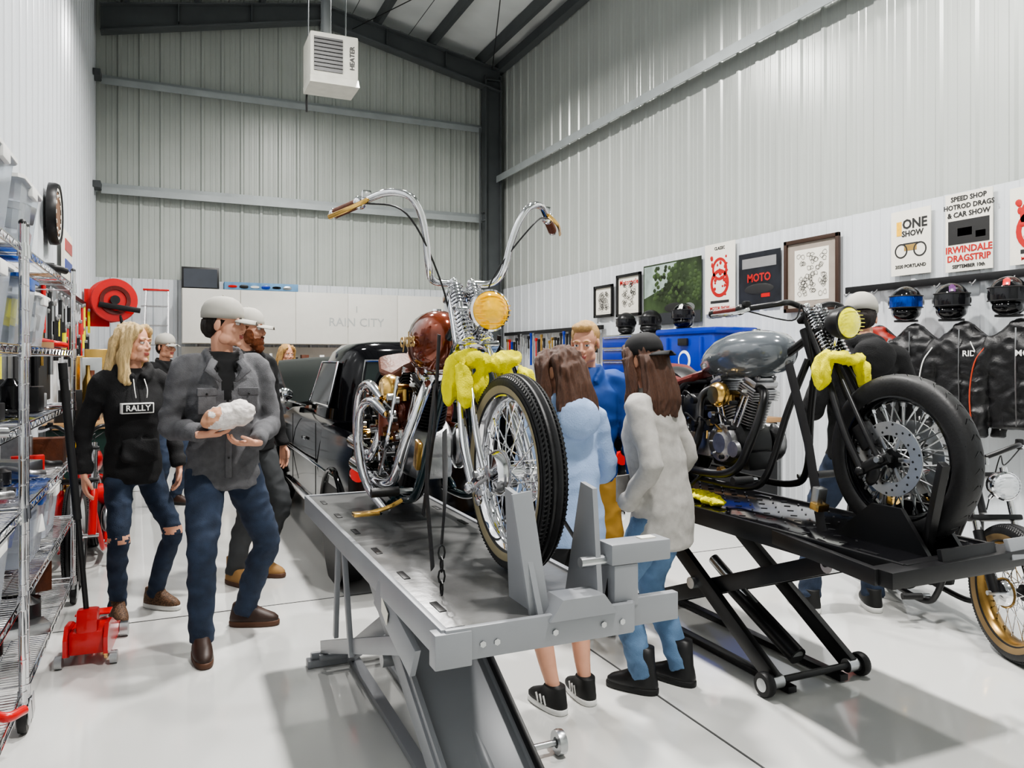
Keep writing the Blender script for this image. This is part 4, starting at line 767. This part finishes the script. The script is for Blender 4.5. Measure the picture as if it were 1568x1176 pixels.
# ---------------------------------------------------------------- posters on right wall
def poster(name,y1,y0,z1,z0,fm,pm,draw,x=XR-.075):
    b=B(name); ym=(y0+y1)/2; zm=(z0+z1)/2; w=abs(y1-y0); h=z1-z0
    if fm: 
        t=.04
        for s in(-1,1): b.box((x-.01,ym+s*(w/2-t/2),zm),(.03,t,h),fm,bev=.004); b.box((x-.01,ym,zm+s*(h/2-t/2)),(.03,w,t),fm,bev=.004)
    b.box((x,ym,zm),(.006,w-.01,h-.01),pm)
    T=lambda s,dy,dz,sz,m:b.text(s,Matrix(((0,0,-1,x-.005),(-1,0,0,ym-dy),(0,1,0,zm+dz),(0,0,0,1))),sz,m,bold=.03)
    Q=lambda dy,dz,ww,hh,m:b.box((x-.004,ym-dy,zm+dz),(.003,ww,hh),m)
    draw(T,Q,w,h,b,ym,zm,x); return b.done()
ink=mat('black_ink',(.02,.02,.02),.6); rink=mat('red_ink',S(176,34,30),.6)
def dcyc(T,Q,w,h,b,ym,zm,x):
    T('ONE',.04,h*.27,h*.2,ink); T('SHOW',.02,h*.13,h*.12,ink); Q(-w*.28,h*.22,.05,.12,amber)
    for s in(-1,1): b.lathe([(.05,0),(.062,0),(.062,.003),(.05,.003)],(x-.006,ym+s*.09,zm-h*.12),(1,0,0),ink,24,True)
    Q(0,-h*.08,.12,.05,brass); Q(0,-h*.02,.14,.012,ink); T('2020 PORTLAND',0,-h*.36,h*.07,ink)
def dhot(T,Q,w,h,b,ym,zm,x):
    T('SPEED SHOP',0,h*.42,h*.085,ink); T('HOTROD DRAGS',0,h*.32,h*.085,ink); T('& CAR SHOW',0,h*.22,h*.09,ink); Q(0,h*.0,w*.85,h*.3,ink); Q(-.03,h*.0,w*.3,h*.1,steel); Q(.1,-h*.05,w*.2,h*.08,white); T('IRWINDALE',0,-h*.22,h*.115,rink); T('DRAGSTRIP',0,-h*.33,h*.11,rink); T('SEPTEMBER 10th',0,-h*.43,h*.06,ink)
def dred(T,Q,w,h,b,ym,zm,x):
    rr=random.Random(11)
    for dz,r0 in((.13,.13),(-.07,.16)): b.lathe([(r0*.75,0),(r0,0),(r0,.003),(r0*.75,.003)],(x-.006,ym,zm+dz*h),(1,0,0),rink,24,True)
    for i in range(26): 
        a=rr.uniform(-.14,.14); c=rr.uniform(-.24,.3)*h; b.sph((x-.005,ym+a,zm+c),(.002,rr.uniform(.012,.03),rr.uniform(.012,.03)),rink,10,5)
    T('CLASSIC',0,h*.42,h*.06,ink); T('MOTOR SHOW',0,-h*.42,h*.06,rink); Q(0,-h*.33,w*.6,.03,ink)
grn=mat('tree_print',S(44,58,34),.6,0,.75,3.2); dk=mat('dark_print',S(30,32,38),.4,0,.5,6)
def dtree(T,Q,w,h,b,ym,zm,x):
    rd=mat('road_print',S(50,52,56),.6); sky=mat('sky_print',S(150,166,160),.6,0,.3,5); b.add([(x-.004,ym+w*.48,zm+h*.47),(x-.004,ym-w*.1,zm+h*.47),(x-.004,ym+w*.1,zm+h*.1),(x-.004,ym+w*.48,zm-h*.05)],[(0,1,2,3)],sky); Q(0,-h*.4,w*.98,h*.18,rd); b.sph((x-.004,ym-w*.05,zm-h*.24),(.003,.2,.06),ink,14,7); b.sph((x-.004,ym-w*.3,zm-h*.26),(.003,.12,.06),steel,14,7)
    rr=random.Random(2); lf=mat('leaf_print',S(60,78,44),.6,0,.3)
    for i in range(150): b.sph((x-.004,ym+rr.uniform(-.47,.3)*w,zm+rr.uniform(-.15,.42)*h),(.0022+i*1e-5,.035,.028),grn if i%2 else lf,7,4)
def dcar(T,Q,w,h,b,ym,zm,x): T('MOTO',0,h*.02,h*.2,rink); b.sph((x-.004,ym,zm-h*.18),(.004,w*.35,h*.1),ink,16,7); Q(0,h*.3,w*.8,h*.18,mat('haze',S(130,130,130),.6)); Q(.1,-h*.3,w*.2,.04,red)
def dart(T,Q,w,h,b,ym,zm,x):
    Q(0,0,w*.62,h*.7,paper); rr=random.Random(int(w*100))
    for i in range(60): 
        a=rr.random()*w*.5-w*.25; c=rr.random()*h*.56-h*.28; b.tube([V((x-.009,ym+a+.028*cos(t)*rr.uniform(.5,1.2),zm+c+.024*sin(t)*rr.uniform(.5,1.2))) for t in[k*pi/4 for k in range(8)]],.0018,ink,4,loop=True)
def dred2(T,Q,w,h,b,ym,zm,x): dart(T,Q,w,h,b,ym,zm,x); T('Motorcycle',0,h*.3,h*.17,rink)
frb=mat('dark_walnut_frame',S(58,42,34),.4)
poster('framed_art_print',9.82,9.3,2.58,2.12,blackm,paper,dart); poster('framed_motorcycle_print',9.2,8.6,2.68,2.1,blackm,paper,dred2); poster('landscape_road_poster',8.55,7.34,2.74,1.95,None,grn,dtree); poster('red_motor_show_poster',7.28,6.75,2.84,2.03,None,paper,dred)
poster('dark_car_poster',6.7,6.06,2.66,2.07,None,dk,dcar); poster('walnut_framed_drawing',6.0,5.3,2.7,1.98,frb,mat('grey_mount',S(150,140,130),.7),dart); poster('motorcycle_show_poster',4.75,4.36,2.78,2.22,None,paper,dcyc); poster('hot_rod_show_poster',4.24,3.84,2.83,2.2,None,paper,dhot); poster('red_letter_poster',3.72,3.3,2.78,2.2,None,paper,dred)
# ---------------------------------------------------------------- lights
em=mat('led_panel_glow',(1,.97,.92),.5,ems=6,var=0)
def lamp(x,y,z,P,sz=.4):
    b=B('high_bay_light'); b.lathe([(0,.14),(.08,.14),(.12,.1),(.25,.02),(.26,0)],(x,y,z),(0,0,1),gst,28); b.lathe([(0,.0),(.24,.0)],(x,y,z+.004),(0,0,1),em,28); b.cyl((x,y,z+.13),(x,y,roofz(x)-.02),.01,gst,8); ob=b.done()
    l=bpy.data.lights.new('lamp','AREA'); l.shape='DISK'; l.size=sz; l.energy=P; l.spread=R_(160); l.color=(1,.975,.94); lo=bpy.data.objects.new('lamp',l); COL.objects.link(lo); lo.parent=ob; lo.location=V((0,0,-.02))
lamp(2.2,5.0,6.4,410); lamp(2.2,9.6,6.4,330); lamp(2.2,.9,6.4,310); lamp(4.5,3.2,6.2,130); lamp(.3,7.2,6.2,80)
w=bpy.data.worlds.new('World'); SC.world=w; w.use_nodes=True; w.node_tree.nodes['Background'].inputs[0].default_value=(.6,.62,.65,1); w.node_tree.nodes['Background'].inputs[1].default_value=.3
try: SC.view_settings.look='AgX - Medium High Contrast'
except Exception as e: print('look',e)
cam=bpy.data.cameras.new('camera'); co=bpy.data.objects.new('camera',cam); COL.objects.link(co); co.location=(0,0,1.5); co.rotation_euler=(pi/2,0,-R_(24.1)); cam.sensor_width=36; cam.lens=27.05; cam.shift_y=-.023; cam.clip_start=.05; SC.camera=co
print('VERTS',sum(len(o.data.vertices) for o in SC.objects if o.type=='MESH'))
